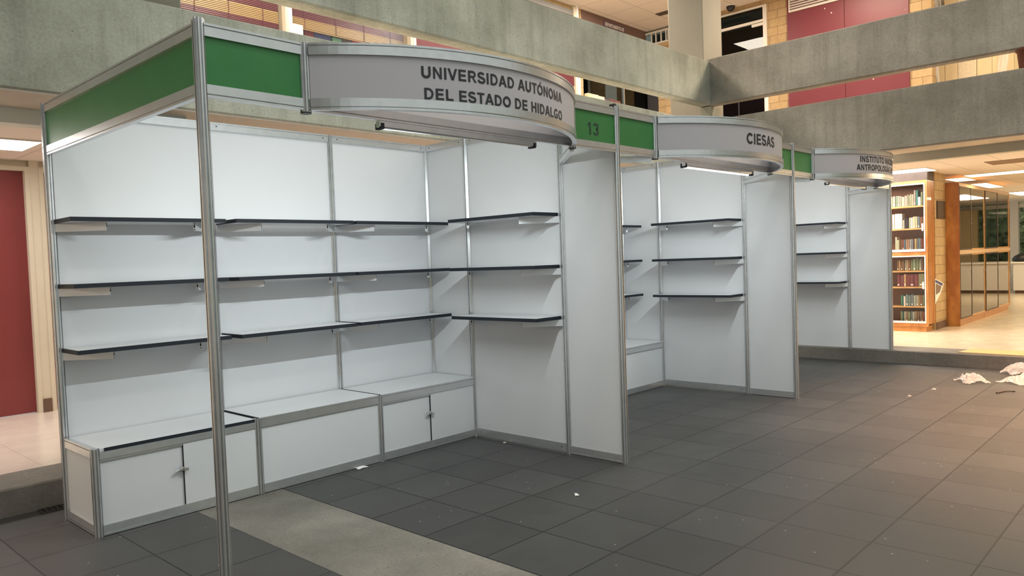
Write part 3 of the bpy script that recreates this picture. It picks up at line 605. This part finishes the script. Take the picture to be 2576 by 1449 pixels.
# ------------------------------------------------------------------ exhibition booths
RA = 0.0235
def post_outline():
    out = []; s_ = RA * math.tan(PI / 8); g, d = 0.0040, 0.011
    for k in range(8):
        a = k * PI / 4; n = (math.cos(a), math.sin(a)); tt = (-n[1], n[0])
        for off, dep in ((-s_, 0), (-g, 0), (-g, d), (g, d), (g, 0)):
            out.append((n[0] * (RA - dep) + tt[0] * off, n[1] * (RA - dep) + tt[1] * off))
    return out
PO = post_outline()
def post(name, x, y, z0, z1, parent):
    mb = MB().prism([(x + a, y + b) for a, b in PO], 'z', z0, z1)
    o = mb.build(name, M['alu'], parent)
    if z0 > 1:    # dark cap under a hanging post
        MB().lathe([(0.0, 0), (.026, 0), (.026, .006), (0, .006)], (x, y, z0 - .006), 8).build('end_cap', M['black'], o)
    return o
T = 0.014
def rail_prof(z0, z1, groove_top=True, t=T):
    g = z1 - .012 if groove_top else z0 + .012
    return [(-t, z0), (t, z0), (t, g - .0028), (t - .009, g - .0028), (t - .009, g + .0028), (t, g + .0028), (t, z1), (-t, z1), (-t, g + .0028), (-t + .009, g + .0028), (-t + .009, g - .0028), (-t, g - .0028)]
def rail(name, a, b, z0, z1, parent, gt=True, inset=0.02, screws=True):
    a = Vector(a); b = Vector(b); d = (b - a).normalized(); p, q = a + d * inset, b - d * inset
    o = MB().sweep(rail_prof(z0, z1, gt), [tuple(p), tuple(q)]).build(name, M['alu'], parent)
    if screws:
        n = Vector((-d.y, d.x)); zc = (z0 + z1) / 2
        for e in (p + d * .045, q - d * .045):
            c = e - n * T
            MB().tube([(c.x + n.x * .001, c.y + n.y * .001, zc), (c.x - n.x * .0012, c.y - n.y * .0012, zc)], .0048, 8).build('screw', M['alu_dark'], o)
    return o
def wall_bay(a, b, parent, top=2.5, base_lift=0.0):
    rail('top_rail', a, b, top - .055, top, parent)
    rail('base_rail', a, b, 0.004 + base_lift, .062 + base_lift, parent, gt=False, screws=base_lift > 0)
    a = Vector(a); b = Vector(b); d = (b - a).normalized(); p, q = a + d * .016, b - d * .016
    MB().sweep([(-.003, .06 + base_lift), (.003, .06 + base_lift), (.003, top - .05), (-.003, top - .05)], [tuple(p), tuple(q)]).build('wall_panel', M['panel'], parent)
ZF = 2.194
def fascia(a, b, parent, mat=None, name='fascia_panel'):
    rail('fascia_rail', a, b, 2.446, 2.5, parent, True, screws=False)
    rail('fascia_rail', a, b, ZF, 2.247, parent, False, screws=False)
    a = Vector(a); b = Vector(b); d = (b - a).normalized(); p, q = a + d * .016, b - d * .016
    return MB().sweep([(-.003, 2.24), (.003, 2.24), (.003, 2.45), (-.003, 2.45)], [tuple(p), tuple(q)]).build(name, mat or M['green'], parent)
RC = 1.424; SAG = 0.414
def arc_pts(x0, n=48, r=RC):
    th = math.asin(1.0 / RC) - 0.016; cx, cy = x0 + 1.5, RC - SAG
    return [(cx + r * math.sin(-th + 2 * th * i / n), cy - r * math.cos(-th + 2 * th * i / n)) for i in range(n + 1)]
def booth(x0, first, number, lines, label):
    t = thing('exhibition_booth', (x0 + 1.5, 1.0, 0), label, 'booth', 'exhibition booths in a row')
    if first:
        post('post', x0, 0, 0, 2.515, t); post('post', x0, 2, 0, 2.5, t)
    for k in (1, 2, 3): post('post', x0 + k, 2, 0, 2.5, t)
    for y in (1.5, 0.5): post('post', x0 + 3, y, 0, 2.5, t)
    post('post', x0 + 3, 0, 0, 2.515, t)
    for k in range(3): wall_bay((x0 + k, 2), (x0 + k + 1, 2), t)
    wall_bay((x0 + 3, 2), (x0 + 3, 1.5), t); wall_bay((x0 + 3, 1.5), (x0 + 3, 0.5), t, base_lift=0.012); wall_bay((x0 + 3, 0.5), (x0 + 3, 0), t)
    # header
    post('short_post', x0 + .5, 0, ZF - .008, 2.503, t); post('short_post', x0 + 2.5, 0, ZF - .008, 2.503, t)
    fascia((x0, 0), (x0 + .5, 0), t)
    nf = fascia((x0 + 2.5, 0), (x0 + 3, 0), t)
    text_mesh('number', number, M['ink_g'], nf, 0.125, 2.289, 2.372, lambda u, z: (x0 + 2.668 + u, -.0045, z))
    if first: fascia((x0, 2), (x0, 0), t)
    fascia((x0 + .5, 0), (x0 + 2.5, 0), t, M['signw'], 'header_panel')
    rail('corner_brace', (x0 + 3, .5), (x0 + 2.5, 0), ZF - .03, ZF + .018, t, True, 0.03, False)
    if not first: rail('corner_brace', (x0, .5), (x0 + .5, 0), ZF - .03, ZF + .018, t, True, 0.03, False)
    pts = arc_pts(x0)
    for z0, z1, gt in ((2.446, 2.5, True), (ZF, 2.247, False)):
        MB().sweep(rail_prof(z0, z1, gt), pts).build('curved_rail', M['alu'], t, smooth=False)
    sp = MB().sweep([(-.004, 2.24), (.004, 2.24), (.004, 2.45), (-.004, 2.45)], pts).build('name_panel', M['sign'], t)
    cx, cy = x0 + 1.5, RC - SAG; rr = RC + .0056
    for body, a0, a1, z0, z1 in lines:
        text_mesh('lettering', body, M['ink'], sp, (a1 - a0) * RC, z0, z1, lambda u, z, a0=a0: (cx + rr * math.sin(a0 + u / RC), cy - rr * math.cos(a0 + u / RC), z))
    return t
booth(0, True, '13', [('UNIVERSIDAD AUTÓNOMA', -.398, .338, 2.352, 2.408), ('DEL ESTADO DE HIDALGO', -.390, .336, 2.252, 2.306)], 'nearest white booth with green fascia number 13 and curved university sign')
booth(3, False, '14', [('CIESAS', -.209, .107, 2.308, 2.392)], 'middle white booth whose curved sign reads CIESAS')
booth(6, False, '15', [('INSTITUTO NACIONAL DE', -.376, .39, 2.362, 2.426), ('ANTROPOLOGÍA E HISTORIA', -.413, .41, 2.277, 2.339)], 'farthest white booth whose curved sign begins with INSTITUTO')

# fluorescent battens under the headers
def batten(x0, label, drop=0.0, watts=24, col=COOL):
    a, b = x0 + .915, x0 + 2.125
    t = thing('fluorescent_light', (x0 + 1.5, 0, ZF), label, 'fluorescent light', 'batten lights under the curved signs')
    MB().prism([(-.014, ZF - .002), (.014, ZF - .002), (.014, ZF - .03), (.008, ZF - .036), (-.008, ZF - .036), (-.014, ZF - .03)], 'x', a, b).build('housing', M['alu'], t)
    zt = ZF - .036 - drop; tilt = .0 if drop else .010; rt_ = .0055
    MB().tube([(a + .03, .024, zt + tilt * .4), (b - .03, .024, zt + tilt * 2)], rt_, 10).build('tube', M['tube'], t)
    for u0, u1 in ((a + .008, a + .03), (b - .03, b - .008)):
        MB().box(u0, u1, -.015, .032, zt - .006, ZF - .012).build('end_cap', M['edge'], t)
    l = area('batten_lamp', (x0 + 1.52, .036, zt), (0, 0.80, -0.60), 1.14, .014, watts, col)
    l.parent = t; l.location = Vector((x0 + 1.52, .036, zt)) - t.location
batten(0, 'fluorescent batten under the curved university sign')
batten(3, 'fluorescent batten under the sign reading CIESAS', .004)
batten(6, 'fluorescent batten under the farthest curved sign', .0)

# shelves
def make_shelf(label, group, b0, b1):
    """shelf on two posts at x=0 and x=1 of a wall along +x; the board runs b0..b1 and comes out towards -y"""
    t = thing('wall_shelf', (0, 0, 0), label, 'shelf', group); d = 0.288
    MB().box(b0 + .004, b1 - .004, -d + .004, 0, -.0245, -.0005).build('board', M['panel'], t)
    MB().box(b0, b1, -d, -d + .004, -.025, 0).box(b0, b0 + .004, -d + .004, 0, -.025, 0).box(b1 - .004, b1, -d + .004, 0, -.025, 0).build('edge_band', M['edge'], t)
    for side in (0, 1):
        p0 = Vector((float(side), .015)); dr = Vector((1, -1)) if side == 0 else Vector((-1, -1)); dr.normalize()
        q = p0 + dr * .325; p0 = p0 + dr * .022
        br = MB().sweep([(-.008, -.074), (.008, -.074), (.008, -.026), (-.008, -.026)], [tuple(p0), tuple(q)]).build('bracket', M['brk'], t)
        for hw, za, zb in ((.0045, -.056, -.037), (.0035, -.034, -.028), (.0045, -.070, -.064)):
            MB().sweep([(-hw, za), (hw, za), (hw, zb), (-hw, zb)], [tuple(q - dr * .002), tuple(q + dr * .0006)]).build('hollow_end', M['alu_dark'], br)
    return t
ZS = (1.812, 1.425, 1.040); HN = ('top', 'middle', 'bottom')
protos = {}
def put_shelf(kind, loc, rz, label, group):
    b0, b1 = (.008, .953) if kind == 'back' else (.078, .972)
    if kind not in protos: protos[kind] = make_shelf(label, group, b0, b1); s_ = protos[kind]
    else:
        s_ = copy_tree(protos[kind]); s_['label'] = label; s_['group'] = group
    s_.location = loc; s_.rotation_euler = (0, 0, rz)
    return s_
BN = ('left', 'middle', 'right')
for k in range(3):
    for j in range(3):
        put_shelf('back', (k + (.0, .0, -.014)[k], 1.985 - (0, .035, .018)[k], ZS[j]), 0, '%s white shelf on the %s bay of the back wall, nearest booth' % (HN[j], BN[k]), 'shelves on the back wall of the nearest booth')
for bi, bn in ((0, 'nearest'), (1, 'CIESAS'), (2, 'farthest')):
    for j in range(3):
        put_shelf('side', (bi * 3 + 2.985, 1.5, ZS[j]), -PI / 2, '%s white shelf on the right side wall of the %s booth' % (HN[j], bn), 'shelves on the booth side walls')
for j in range(3):
    put_shelf('back', (4.986, 1.985, ZS[j]), 0, '%s white shelf on the back wall of the CIESAS booth, end showing past the partition' % HN[j], 'shelves on the back wall of the CIESAS booth')

# cabinets along the back walls
def keylock(p, parent):
    lk = MB().lathe([(0, 0), (.016, 0), (.016, .005), (.013, .024), (0, .024)], (0, 0, 0), 14)
    for v in lk.v: v.x, v.y, v.z = p[0] + v.x, p[1] - v.z, p[2] + v.y
    lk.tube([(p[0] - .004, p[1] - .02, p[2]), (p[0] - .026, p[1] - .026, p[2] - .002), (p[0] - .046, p[1] - .022, p[2] - .012)], [.008, .008, .006], 8)
    lk.box(p[0] + .004, p[0] + .030, p[1] - .034, p[1] - .030, p[2] - .016, p[2] + .002)
    return lk.build('lock', M['chrome'], parent)
def cabinet(x0, kind, label, side=False, sunk=False):
    H = .5; yf = 1.5
    t = thing('storage_cabinet', (x0 + .5, 1.75, 0), label, 'cabinet', 'low cabinets under the shelves')
    post('corner_post', x0 + (0.0 if side else 0.0), yf, 0, H, t)
    rail('front_rail', (x0, yf), (x0 + 1, yf), H - .062, H - (.022 if sunk else .0), t, True, .02, False)
    rail('base_rail', (x0, yf), (x0 + 1, yf), .004, .062, t, False, .02, False)
    if kind == 'doors':
        MB().box(x0 + .022, x0 + .978, yf - .006, yf + .012, H - .078, H - .061).build('door_track', M['alu'], t)
        d1 = MB().box(x0 + .02, x0 + .503, yf + .004, yf + .010, .06, H - .07).build('door', M['panel'], t)
        d2 = MB().box(x0 + .498, x0 + .98, yf - .008, yf - .002, .06, H - .066).build('door', M['panel'], t)
        MB().box(x0 + .496, x0 + .4985, yf - .008, yf + .006, .062, H - .07).build('edge_strip', M['edge'], d2)
        keylock((x0 + .486, yf + .004, .285), d1)
    else:
        MB().box(x0 + .016, x0 + .984, yf - .003, yf + .003, .06, H - .06).build('front_panel', M['panel'], t)
    if sunk:
        MB().box(x0 + .018, x0 + .985, 1.497, 1.982, H - .021, H - .004).build('countertop', M['panel'], t)
        MB().box(x0 + .05, x0 + .985, 1.492, 1.4975, H - .022, H - .003).build('edge_band', M['edge'], t)
    else:
        MB().box(x0 + .004, x0 + .985, 1.488, 1.982, H, H + .004).build('countertop', M['panel'], t)
        MB().box(x0 - .003, x0 + .004, 1.488, 1.982, H - .004, H + .004).build('edge_strip', M['edge'], t)
    if side:
        rail('side_rail', (x0, 1.98), (x0, 1.5), H - .055, H, t, True, .02, False)
        rail('side_rail', (x0, 1.98), (x0, 1.5), .004, .062, t, False, .02, False)
        MB().box(x0 - .003, x0 + .003, 1.516, 1.98, .06, H - .05).build('side_panel', M['panel'], t)
cabinet(0, 'doors', 'low white cabinet at the left end, two doors and a lower top with dark edge', True, True)
cabinet(1, 'panel', 'low white cabinet with one plain front, between the two door cabinets')
cabinet(2, 'doors', 'low white cabinet with two doors in the right corner of the nearest booth')
cabinet(5, 'panel', 'low white cabinet in the corner of the CIESAS booth')

# ------------------------------------------------------------------ library: small bookcase facing the court
BX = 11.35
bc = thing('bookcase', (BX + .2, .7, .158), 'orange wood bookcase with white framed glass doors, full of books', 'bookcase')
cs = MB().box(BX + .012, 11.748, .165, .185, .27, 2.45).box(BX + .012, 11.748, 1.35, 1.37, .27, 2.45).box(BX + .012, 11.748, .185, 1.35, .27, .30).box(BX + .012, 11.748, .185, 1.35, 2.42, 2.45)
cs.box(BX, BX + .02, .165, .20, .24, 2.45).box(BX, BX + .02, .20, 1.37, 2.405, 2.45).box(BX, BX + .02, .20, 1.37, 1.318, 1.378).box(BX, BX + .02, .20, 1.37, .24, .290).box(BX, BX + .02, 1.33, 1.37, .24, 2.45)
cs.build('carcass', M['wood'], bc)
MB().box(11.72, 11.745, .185, 1.35, .30, 2.42).build('back_board', M['woodin'], bc)
MB().box(BX + .02, 11.70, .20, 1.36, .158, .24).build('plinth', M['wood'], bc)
SH = [2.075, 1.735, 1.405, 1.088, .842, .545, .30]
for z in (2.075, 1.735, 1.405, 1.088, .842, .545):
    MB().box(BX + .045, 11.72, .187, 1.35, z - .022, z).build('shelf', M['wood2'], bc)
for z0, z1, hz in ((1.38, 2.405, 1.74), (.29, 1.318, .86)):
    d = MB().box(BX - .012, BX + .004, .190, .206, z0, z1).box(BX - .012, BX + .004, .206, 1.34, z0, z0 + (.035 if z0 > 1 else .03)).box(BX - .012, BX + .004, .206, 1.34, z1 - .016, z1).box(BX - .012, BX + .004, 1.325, 1.34, z0, z1)
    d = d.build('door', M['white'], bc)
    MB().box(BX - .006, BX - .002, .206, 1.325, z0 + .02, z1 - .012).build('glass_pane', M['glass'], d)
    MB().box(BX - .022, BX - .012, .214, .236, hz - .05, hz + .06).build('handle', M['white'], d)
struct('timber_band', MB().box(BX + .03, 11.748, .165, 2.2, 2.452, 2.59), M['woodgrey'], 'dark timber band between the small bookcase and the ceiling', 'panel')
pal = {'cream': (0.62, 0.56, 0.42), 'grey': (0.36, 0.36, 0.33), 'white': (0.78, 0.76, 0.70), 'olive green': (0.20, 0.22, 0.13), 'pale green': (0.26, 0.36, 0.25), 'teal': (0.06, 0.22, 0.20), 'blue': (0.08, 0.14, 0.26), 'black': (0.03, 0.03, 0.04), 'brown': (0.20, 0.11, 0.06), 'tan': (0.46, 0.32, 0.17), 'dull red': (0.25, 0.07, 0.06), 'maroon': (0.15, 0.03, 0.045), 'slate blue': (0.15, 0.20, 0.26), 'pink': (0.45, 0.24, 0.20)}
ORD = ['rightmost', 'second', 'third', 'fourth', 'fifth', 'sixth', 'seventh', 'eighth', 'ninth', 'tenth', 'eleventh', 'twelfth', 'thirteenth', 'fourteenth', 'fifteenth', 'sixteenth', 'seventeenth', 'eighteenth', 'nineteenth', 'twentieth']
rows = [
 ('top', SH[0], [('teal', .19, .02), ('olive green', .20, .03), ('white', .13, .036), ('teal', .235, .026), ('grey', .235, .024), ('grey', .18, .03), ('cream', .19, .012), ('pale green', .17, .022), ('cream', .18, .012), ('grey', .165, .036), ('cream', .15, .042), ('cream', .165, .018), ('grey', .17, .028), ('pale green', .17, .022), ('grey', .17, .04), ('cream', .16, .03)]),
 ('second', SH[1], [('brown', .17, .034), ('brown', .165, .03), ('slate blue', .175, .03), ('cream', .175, .026), ('cream', .175, .03), ('white', .165, .026), ('cream', .165, .02), ('black', .155, .018), ('black', .16, .018), ('black', .155, .02), ('grey', .13, .026), ('white', .235, .03), ('white', .235, .034), ('white', .235, .036), ('white', .23, .03)]),
 ('third', SH[2], [('olive green', .16, .022), ('dull red', .165, .016), ('dull red', .17, .016), ('slate blue', .175, .026), ('slate blue', .175, .02), ('tan', .17, .028), ('maroon', .17, .014), ('slate blue', .17, .03), ('grey', .165, .022), ('pink', .165, .02), ('tan', .165, .02), ('blue', .165, .022), ('dull red', .165, .022), ('brown', .165, .018), ('brown', .165, .018), ('cream', .16, .026), ('white', .21, .02)]),
 ('fourth', SH[3], [('brown', .18, .03), ('brown', .19, .026), ('grey', .18, .026), ('olive green', .185, .04), ('pale green', .18, .036), ('olive green', .17, .03), ('brown', .165, .026), ('tan', .16, .022), ('grey', .165, .026), ('brown', .16, .022), ('brown', .16, .026), ('tan', .16, .022), ('brown', .17, .024)]),
 ('fifth', SH[4], [('olive green', .20, .10), ('maroon', .19, .055), ('maroon', .19, .055), ('maroon', .19, .05), ('tan', .19, .03), ('maroon', .185, .05), ('maroon', .185, .04)]),
 ('sixth', SH[5], [('olive green', .17, .02), ('olive green', .17, .022), ('brown', .165, .034), ('tan', .165, .016), ('grey', .165, .028), ('grey', .165, .036), ('slate blue', .175, .03), ('slate blue', .165, .032), ('slate blue', .175, .034), ('white', .15, .026), ('teal', .17, .016), ('teal', .165, .02)]),
 ('lowest', SH[6], [('brown', .16, .02), ('dull red', .16, .02), ('brown', .165, .024), ('grey', .17, .014), ('brown', .165, .026), ('brown', .165, .02), ('cream', .165, .010), ('grey', .16, .03), ('slate blue', .165, .022), ('olive green', .16, .034), ('brown', .16, .026), ('grey', .16, .03), ('teal', .16, .014), ('olive green', .165, .02)])]
for rn, z, bs in rows:
    y = .212
    for i, (cn, h, w) in enumerate(bs):
        if y + w > 1.3: break
        dp = .15 + R.random() * .03; x0 = BX + .065 + R.random() * .02; hh = h + (R.random() - .5) * .006; lean = (R.random() - .3) * .012
        n_ = 5; ol = [(x0 + .004, y), (x0 + dp, y), (x0 + dp, y + w - .002), (x0 + .004, y + w - .002), (x0, y + w * .72), (x0 - .001, y + w * .5), (x0, y + w * .28)]
        cbm = colmat([c * (0.88 + .24 * R.random()) for c in pal[cn]])
        ob = thing('book', (x0 + dp / 2, y + w / 2, z), '%s book, %s from the right on the %s shelf of the small bookcase' % (cn, ORD[i], rn) if i else '%s book at the right end of the %s shelf of the small bookcase' % (cn, rn), 'book', 'books on the %s shelf of the small bookcase' % rn)
        mb = MB().prism(ol, 'z', z, z + hh); 
        for v in mb.v: v.y += (v.z - z) * lean
        mb.build('cover', cbm, ob)
        if h > .15 and w > .02 and i % 2 == 0:
            lb = MB().box(x0 - .0025, x0 + .004, y + w * .2, y + w * .8, z + hh * .10, z + hh * .22)
            for v in lb.v: v.y += (v.z - z) * lean
            lb.build('spine_label', M['paper'], ob)
        y += w + .0035
# ------------------------------------------------------------------ long glass bookcase
lb = thing('bookcase', (14.3, .15, .158), 'long orange wood bookcase with reflecting glass doors, seen at an angle', 'bookcase')
BY = -.03
cs = MB().box(12.38, 12.40, BY, .35, .158, 2.45).box(16.26, 16.28, BY, .35, .24, 2.43).box(12.40, 16.26, BY, .35, 2.40, 2.44).box(12.40, 16.26, BY, .35, .24, .275).box(12.40, 16.26, BY, .35, 1.30, 1.375)
cs.box(14.17, 14.205, BY + .01, .35, .275, 1.30).box(14.17, 14.205, BY + .01, .35, 1.375, 2.40)
cs.build('carcass', M['wood'], lb)
MB().box(12.40, 16.26, .33, .35, .275, 2.40).build('back_board', simple('cabinet_back', (0.44, 0.31, 0.17), 0.6), lb)
MB().box(12.40, 14.18, BY + .02, .33, .158, .24).box(14.195, 16.24, BY + .02, .33, .158, .24).build('plinth', M['wood'], lb)
MB().box(12.38, 16.28, BY - .008, BY, 2.385, 2.425).box(12.38, 16.28, BY - .008, BY, 1.305, 1.37).build('front_trim', simple('pale_trim', (0.52, 0.36, 0.22), 0.45), lb)
for z0, z1 in ((1.375, 2.395), (.275, 1.30)):
    for k, (a, b) in enumerate(((12.40, 13.18), (13.16, 14.17), (14.205, 15.21), (15.19, 16.26))):
        off = 0 if k % 2 == 0 else .012
        d = MB().box(a, a + .016, BY - .006 + off, BY + .004 + off, z0, z1).box(b - .03, b, BY - .006 + off, BY + .004 + off, z0, z1).box(a, b, BY - .006 + off, BY + .004 + off, z0, z0 + .016).box(a, b, BY - .006 + off, BY + .004 + off, z1 - .016, z1).build('door', M['woodgrey'] if k % 2 == 0 else M['wood2'], lb)
        MB().box(a + .016, b - .03, BY - .002 + off, BY + .002 + off, z0 + .016, z1 - .016).build('glass_pane', M['glassr'], d)
        MB().lathe([(0, 0), (.012, .0), (.012, .01), (0, .012)], (b - .015, BY - .01 + off, z0 + (.42 if z0 > 1 else .72)), 8).build('knob', M['chrome'], d)
for z in (.60, .95, 1.70, 2.05): MB().box(12.41, 16.25, .06, .33, z - .02, z).build('shelf', M['wood2'], lb)
for i, (x, w, z, h, c, lbl) in enumerate(((12.55, .42, 1.375, .27, (0.62, 0.58, 0.44), 'pale stack of papers behind the first upper glass door'), (13.05, .10, 1.70, .14, (0.45, 0.45, 0.50), 'grey lavender carton behind the upper glass door stile'), (13.4, .22, 1.70, .16, (0.42, 0.48, 0.66), 'pale blue carton behind the second upper glass door'), (14.5, .30, 1.70, .14, (0.20, 0.10, 0.09), 'dark carton behind the third upper glass door'))):
    tag(MB().box(x, x + w, .08, .30, z, z + h).build('carton', colmat(c), bevel=.004), lbl, 'carton')
# plaque and leaflet on the brick pier
pq = thing('plaque', (12.05, .15, 1.87), 'dark bronze plaque on the brick pier', 'plaque')
MB().box(11.85, 12.29, .138, .16, 1.875, 2.155).build('plate', M['bronze'], pq, bevel=.006)
MB().box(11.87, 12.27, .135, .1385, 1.895, 1.90).box(11.87, 12.27, .135, .1385, 2.13, 2.135).build('rim', M['bronze'], pq)
lf = thing('leaflet', (11.95, .15, .75), 'white leaflet with a dark photograph pinned askew beside the bookcase', 'leaflet')
def quad(mb, pts, y, th=.002):
    mb.prism(pts, 'y', y, y - th)
m_ = MB(); quad(m_, [(11.70, .955), (12.22, .855), (12.0, .70), (11.70, .56)], .157); m_.build('sheet', M['paper'], lf)
m_ = MB(); quad(m_, [(11.72, .935), (12.15, .855), (12.10, .82), (11.72, .895)], .1545); m_.build('header_bar', colmat((0.07, 0.08, 0.22)), lf)
m_ = MB(); quad(m_, [(11.74, .875), (12.06, .815), (11.97, .735), (11.74, .70)], .1545); m_.build('picture', colmat((0.22, 0.16, 0.13)), lf)
# ------------------------------------------------------------------ far end of the library: windows, counter, greenery
fw_ = thing('window_6', (24, 0, .158), 'glazed end wall of the library with grey posts', 'window', kind='structure')
f = MB()
for y in (-7.5, -5.4, -3.2, -1.1, 1.16): f.box(23.9, 24.1, y - .10, y + .10, .158, 2.59)
f.box(23.95, 24.05, -8, 4, 2.42, 2.52).box(23.95, 24.05, -8, 4, .158, .6).box(23.95, 24.05, -8, 4, 2.56, 2.6)
f.build('window_frame', M['counter'], fw_)
struct('timber_panelling', MB().box(23.80, 23.86, -2.62, -2.05, .158, 2.42).box(23.80, 23.86, -3.05, -2.78, .158, 2.42), M['board'], 'tan timber panels against the far library windows, out of direct view', 'panelling')
MB().box(23.99, 24.0, -8, 4, .6, 2.56).build('glass_pane', M['glassw'], fw_)
sw = thing('window_7', (17, -6, .158), 'low white wall with tall windows opposite the long bookcase', 'window', kind='structure')
f = MB().box(10.5, 24, -6.1, -6.0, .158, 1.02).box(10.5, 24, -6.1, -6.0, 2.30, 2.42).box(10.5, 24, -6.1, -6.0, 1.0, 1.06)
for x in (10.5, 12.4, 14.3, 16.2, 18.1, 20.0, 21.9): f.box(x, x + .12, -6.12, -5.98, 1.0, 2.6)
f.build('window_frame', M['counter'], sw)
def hedge(name, pts, seed, label):
    r = random.Random(seed); mb = MB()
    for (x, y, z, s_) in pts:
        for k in range(130):
            d = Vector((r.gauss(0, 1), r.gauss(0, 1), r.gauss(0, 1))).normalized() * s_ * (0.6 + .4 * r.random()); c = Vector((x, y, z)) + d
            u = Vector((r.gauss(0, 1), r.gauss(0, 1), r.gauss(0, 1))).normalized() * s_ * .22; w = d.cross(u).normalized() * s_ * .12
            mb.add([c - u, c + w, c + u, c - w], [(0, 1, 2, 3)])
    o = mb.build(name, M['hedge']); tag(o, label, 'shrub', kind='stuff')
hedge('shrubbery', [(27.2 + (i % 3) * .7, -5 + i * .62, .7 + (i % 4) * .55, .75) for i in range(14)], 4, 'dark green shrubs outside the far library window')
hedge('shrubbery', [(11 + i * .8, -8.4 - (i % 3) * .5, .9 + (i % 4) * .45, .7) for i in range(16)], 9, 'green shrubs outside the windows opposite the bookcase')
struct('ground_outside', MB().box(24.1, 40, -20, 12, -.1, .1).box(8, 24.1, -20, -6.2, -.1, .1).prism([(-10.5, .1), (-14, 4.5), (-14, .1)], 'x', 6, 30).box(31, 31.5, -14, 12, .1, 5), M['hedge'], 'planted ground outside the library windows', 'ground')
ct = thing('counter', (22.3, .2, .158), 'white counter at the far end of the library', 'counter')
MB().box(21.75, 22.9, -2.5, .83, .24, .93).build('body', M['counter'], ct)
MB().box(21.70, 22.95, -2.55, .88, .93, .965).build('counter_top', M['white'], ct)
MB().box(21.80, 22.85, -2.45, .80, .158, .24).build('plinth', M['base'], ct)
bg_ = thing('bag', (22.05, .72, .965), 'dark bag lying on the white counter', 'bag')
mb = MB().lathe([(0.02, 0), (.14, .01), (.18, .07), (.16, .14), (.09, .20), (.03, .22)], (22.05, .70, .965), 18)
for v in mb.v: v.y = .70 + (v.y - .70) * 1.15 + .05 * math.sin(v.z * 9); v.x += .02 * math.sin(v.y * 15)
mb.build('body', M['black'], bg_, smooth=True)
MB().tube([(22.0, .60, 1.14), (21.97, .50, 1.21), (21.98, .42, 1.14), (21.95, .36, .99)], .018).build('strap', M['paper'], bg_)
tag(drape('plastic_sheet', 21.82, .42, .2, .966, 1.15, 11, None), 'crumpled plastic beside the dark bag on the counter', 'plastic sheet')

# ------------------------------------------------------------------ litter
def crumple(name, cx, cy, w, d, h, seed, mat, label, cat, z=0.0, rot=0.0, group=None):
    r = random.Random(seed); n = 14; vs = []; fs = []
    ph = [(r.uniform(3, 9), r.uniform(3, 9), r.uniform(0, 6)) for _ in range(5)]
    for j in range(n + 1):
        for i in range(n + 1):
            u, v = i / n * 2 - 1, j / n * 2 - 1
            a = math.atan2(v, u); rad = math.hypot(u, v)
            edge = 1 + .09 * math.sin(3 * a + seed) + .07 * math.sin(5 * a + 2 * seed)
            hh = sum(abs(math.sin(p * u + q * v + f_)) for p, q, f_ in ph) / 5
            zz = max(0, 1 - .75 * rad ** 2) * hh * h + r.random() * .12 * h + .002
            x, y = u * w / 2 * edge, v * d / 2 * edge
            vs.append((cx + x * math.cos(rot) - y * math.sin(rot), cy + x * math.sin(rot) + y * math.cos(rot), z + zz))
    for j in range(n):
        for i in range(n): a = j * (n + 1) + i; fs.append((a, a + 1, a + n + 2, a + n + 1))
    o = MB().add(vs, fs).build(name, mat); tag(o, label, cat, group)
    return o
crumple('plastic_wrap', 7.84, -1.12, .27, .25, .12, 1, M['plastic'], 'crumpled clear plastic wrap lying alone on the slate floor', 'plastic wrap', rot=.7)
crumple('plastic_wrap', 8.05, -1.55, .40, .30, .10, 2, M['plastic'], 'larger clear plastic wrap at the right edge of the floor', 'plastic wrap', rot=-.5)
crumple('plastic_wrap', 8.66, -1.43, .36, .20, .15, 6, M['plastic'], 'white plastic wrap against the concrete step at the right', 'plastic wrap', rot=-.9)
crumple('paper_scrap', 1.79, 1.475, .085, .05, .012, 3, M['paper'], 'torn paper scrap at the foot of the middle cabinet', 'paper scrap')
crumple('paper_scrap', 2.22, -.16, .05, .022, .008, 8, M['paper'], 'small white paper scrap alone on the open slate tiles', 'paper scrap', rot=.9)
crumple('paper_scrap', 2.955, 1.13, .03, .02, .007, 12, M['paper'], 'tiny paper scrap by the side wall of the nearest booth', 'paper scrap')
crumple('paper_scrap', 6.66, -.84, .05, .03, .012, 13, M['plastic'], 'tiny plastic scrap on the slate floor past the booths', 'plastic scrap')
crumple('paper_scrap', 7.17, -.93, .05, .04, .012, 14, M['plastic'], 'tiny clear scrap nearer the lone plastic wrap', 'plastic scrap')
st = MB().tube([(7.22, -1.46, .008), (7.34, -1.50, .010), (7.40, -1.58, .008)], .008, 6).build('stick', M['woodgrey']); tag(st, 'short dark stick on the floor in front of the plastic wraps', 'stick')
cb_ = MB().prism([(9.0, -.74), (9.42, -.80), (9.40, -2.0), (8.94, -2.0)], 'z', .162, .170).build('cardboard_sheet', M['card']); tag(cb_, 'flat cardboard sheet on the step at the right', 'cardboard')
gr = thing('drain_grate', (.15, 2.29, 0), 'small slotted drain grate at the foot of the back step', 'grate')
g_ = MB().box(-.08, .40, 2.235, 2.245, .0, .010).box(-.08, .40, 2.325, 2.335, .0, .010)
for k in range(16): g_.box(-.08 + k * .031, -.068 + k * .031, 2.245, 2.325, .0, .010)
g_.build('bars', simple('grate_iron', (0.06, 0.055, 0.05), 0.5, 0.3), gr)
MB().box(-.08, .40, 2.24, 2.33, .0005, .002).build('pit', M['alu_dark'], gr)
# black clip on the fascia
ck = thing('spring_clip', (2.99, 0.0, 2.515), 'small black clip on top of the post right of number 13', 'clip')
MB().prism([(2.945, 2.522), (2.975, 2.530), (3.005, 2.520), (3.005, 2.514), (2.975, 2.516), (2.95, 2.508)], 'y', -.012, .012).build('jaw', M['black'], ck)
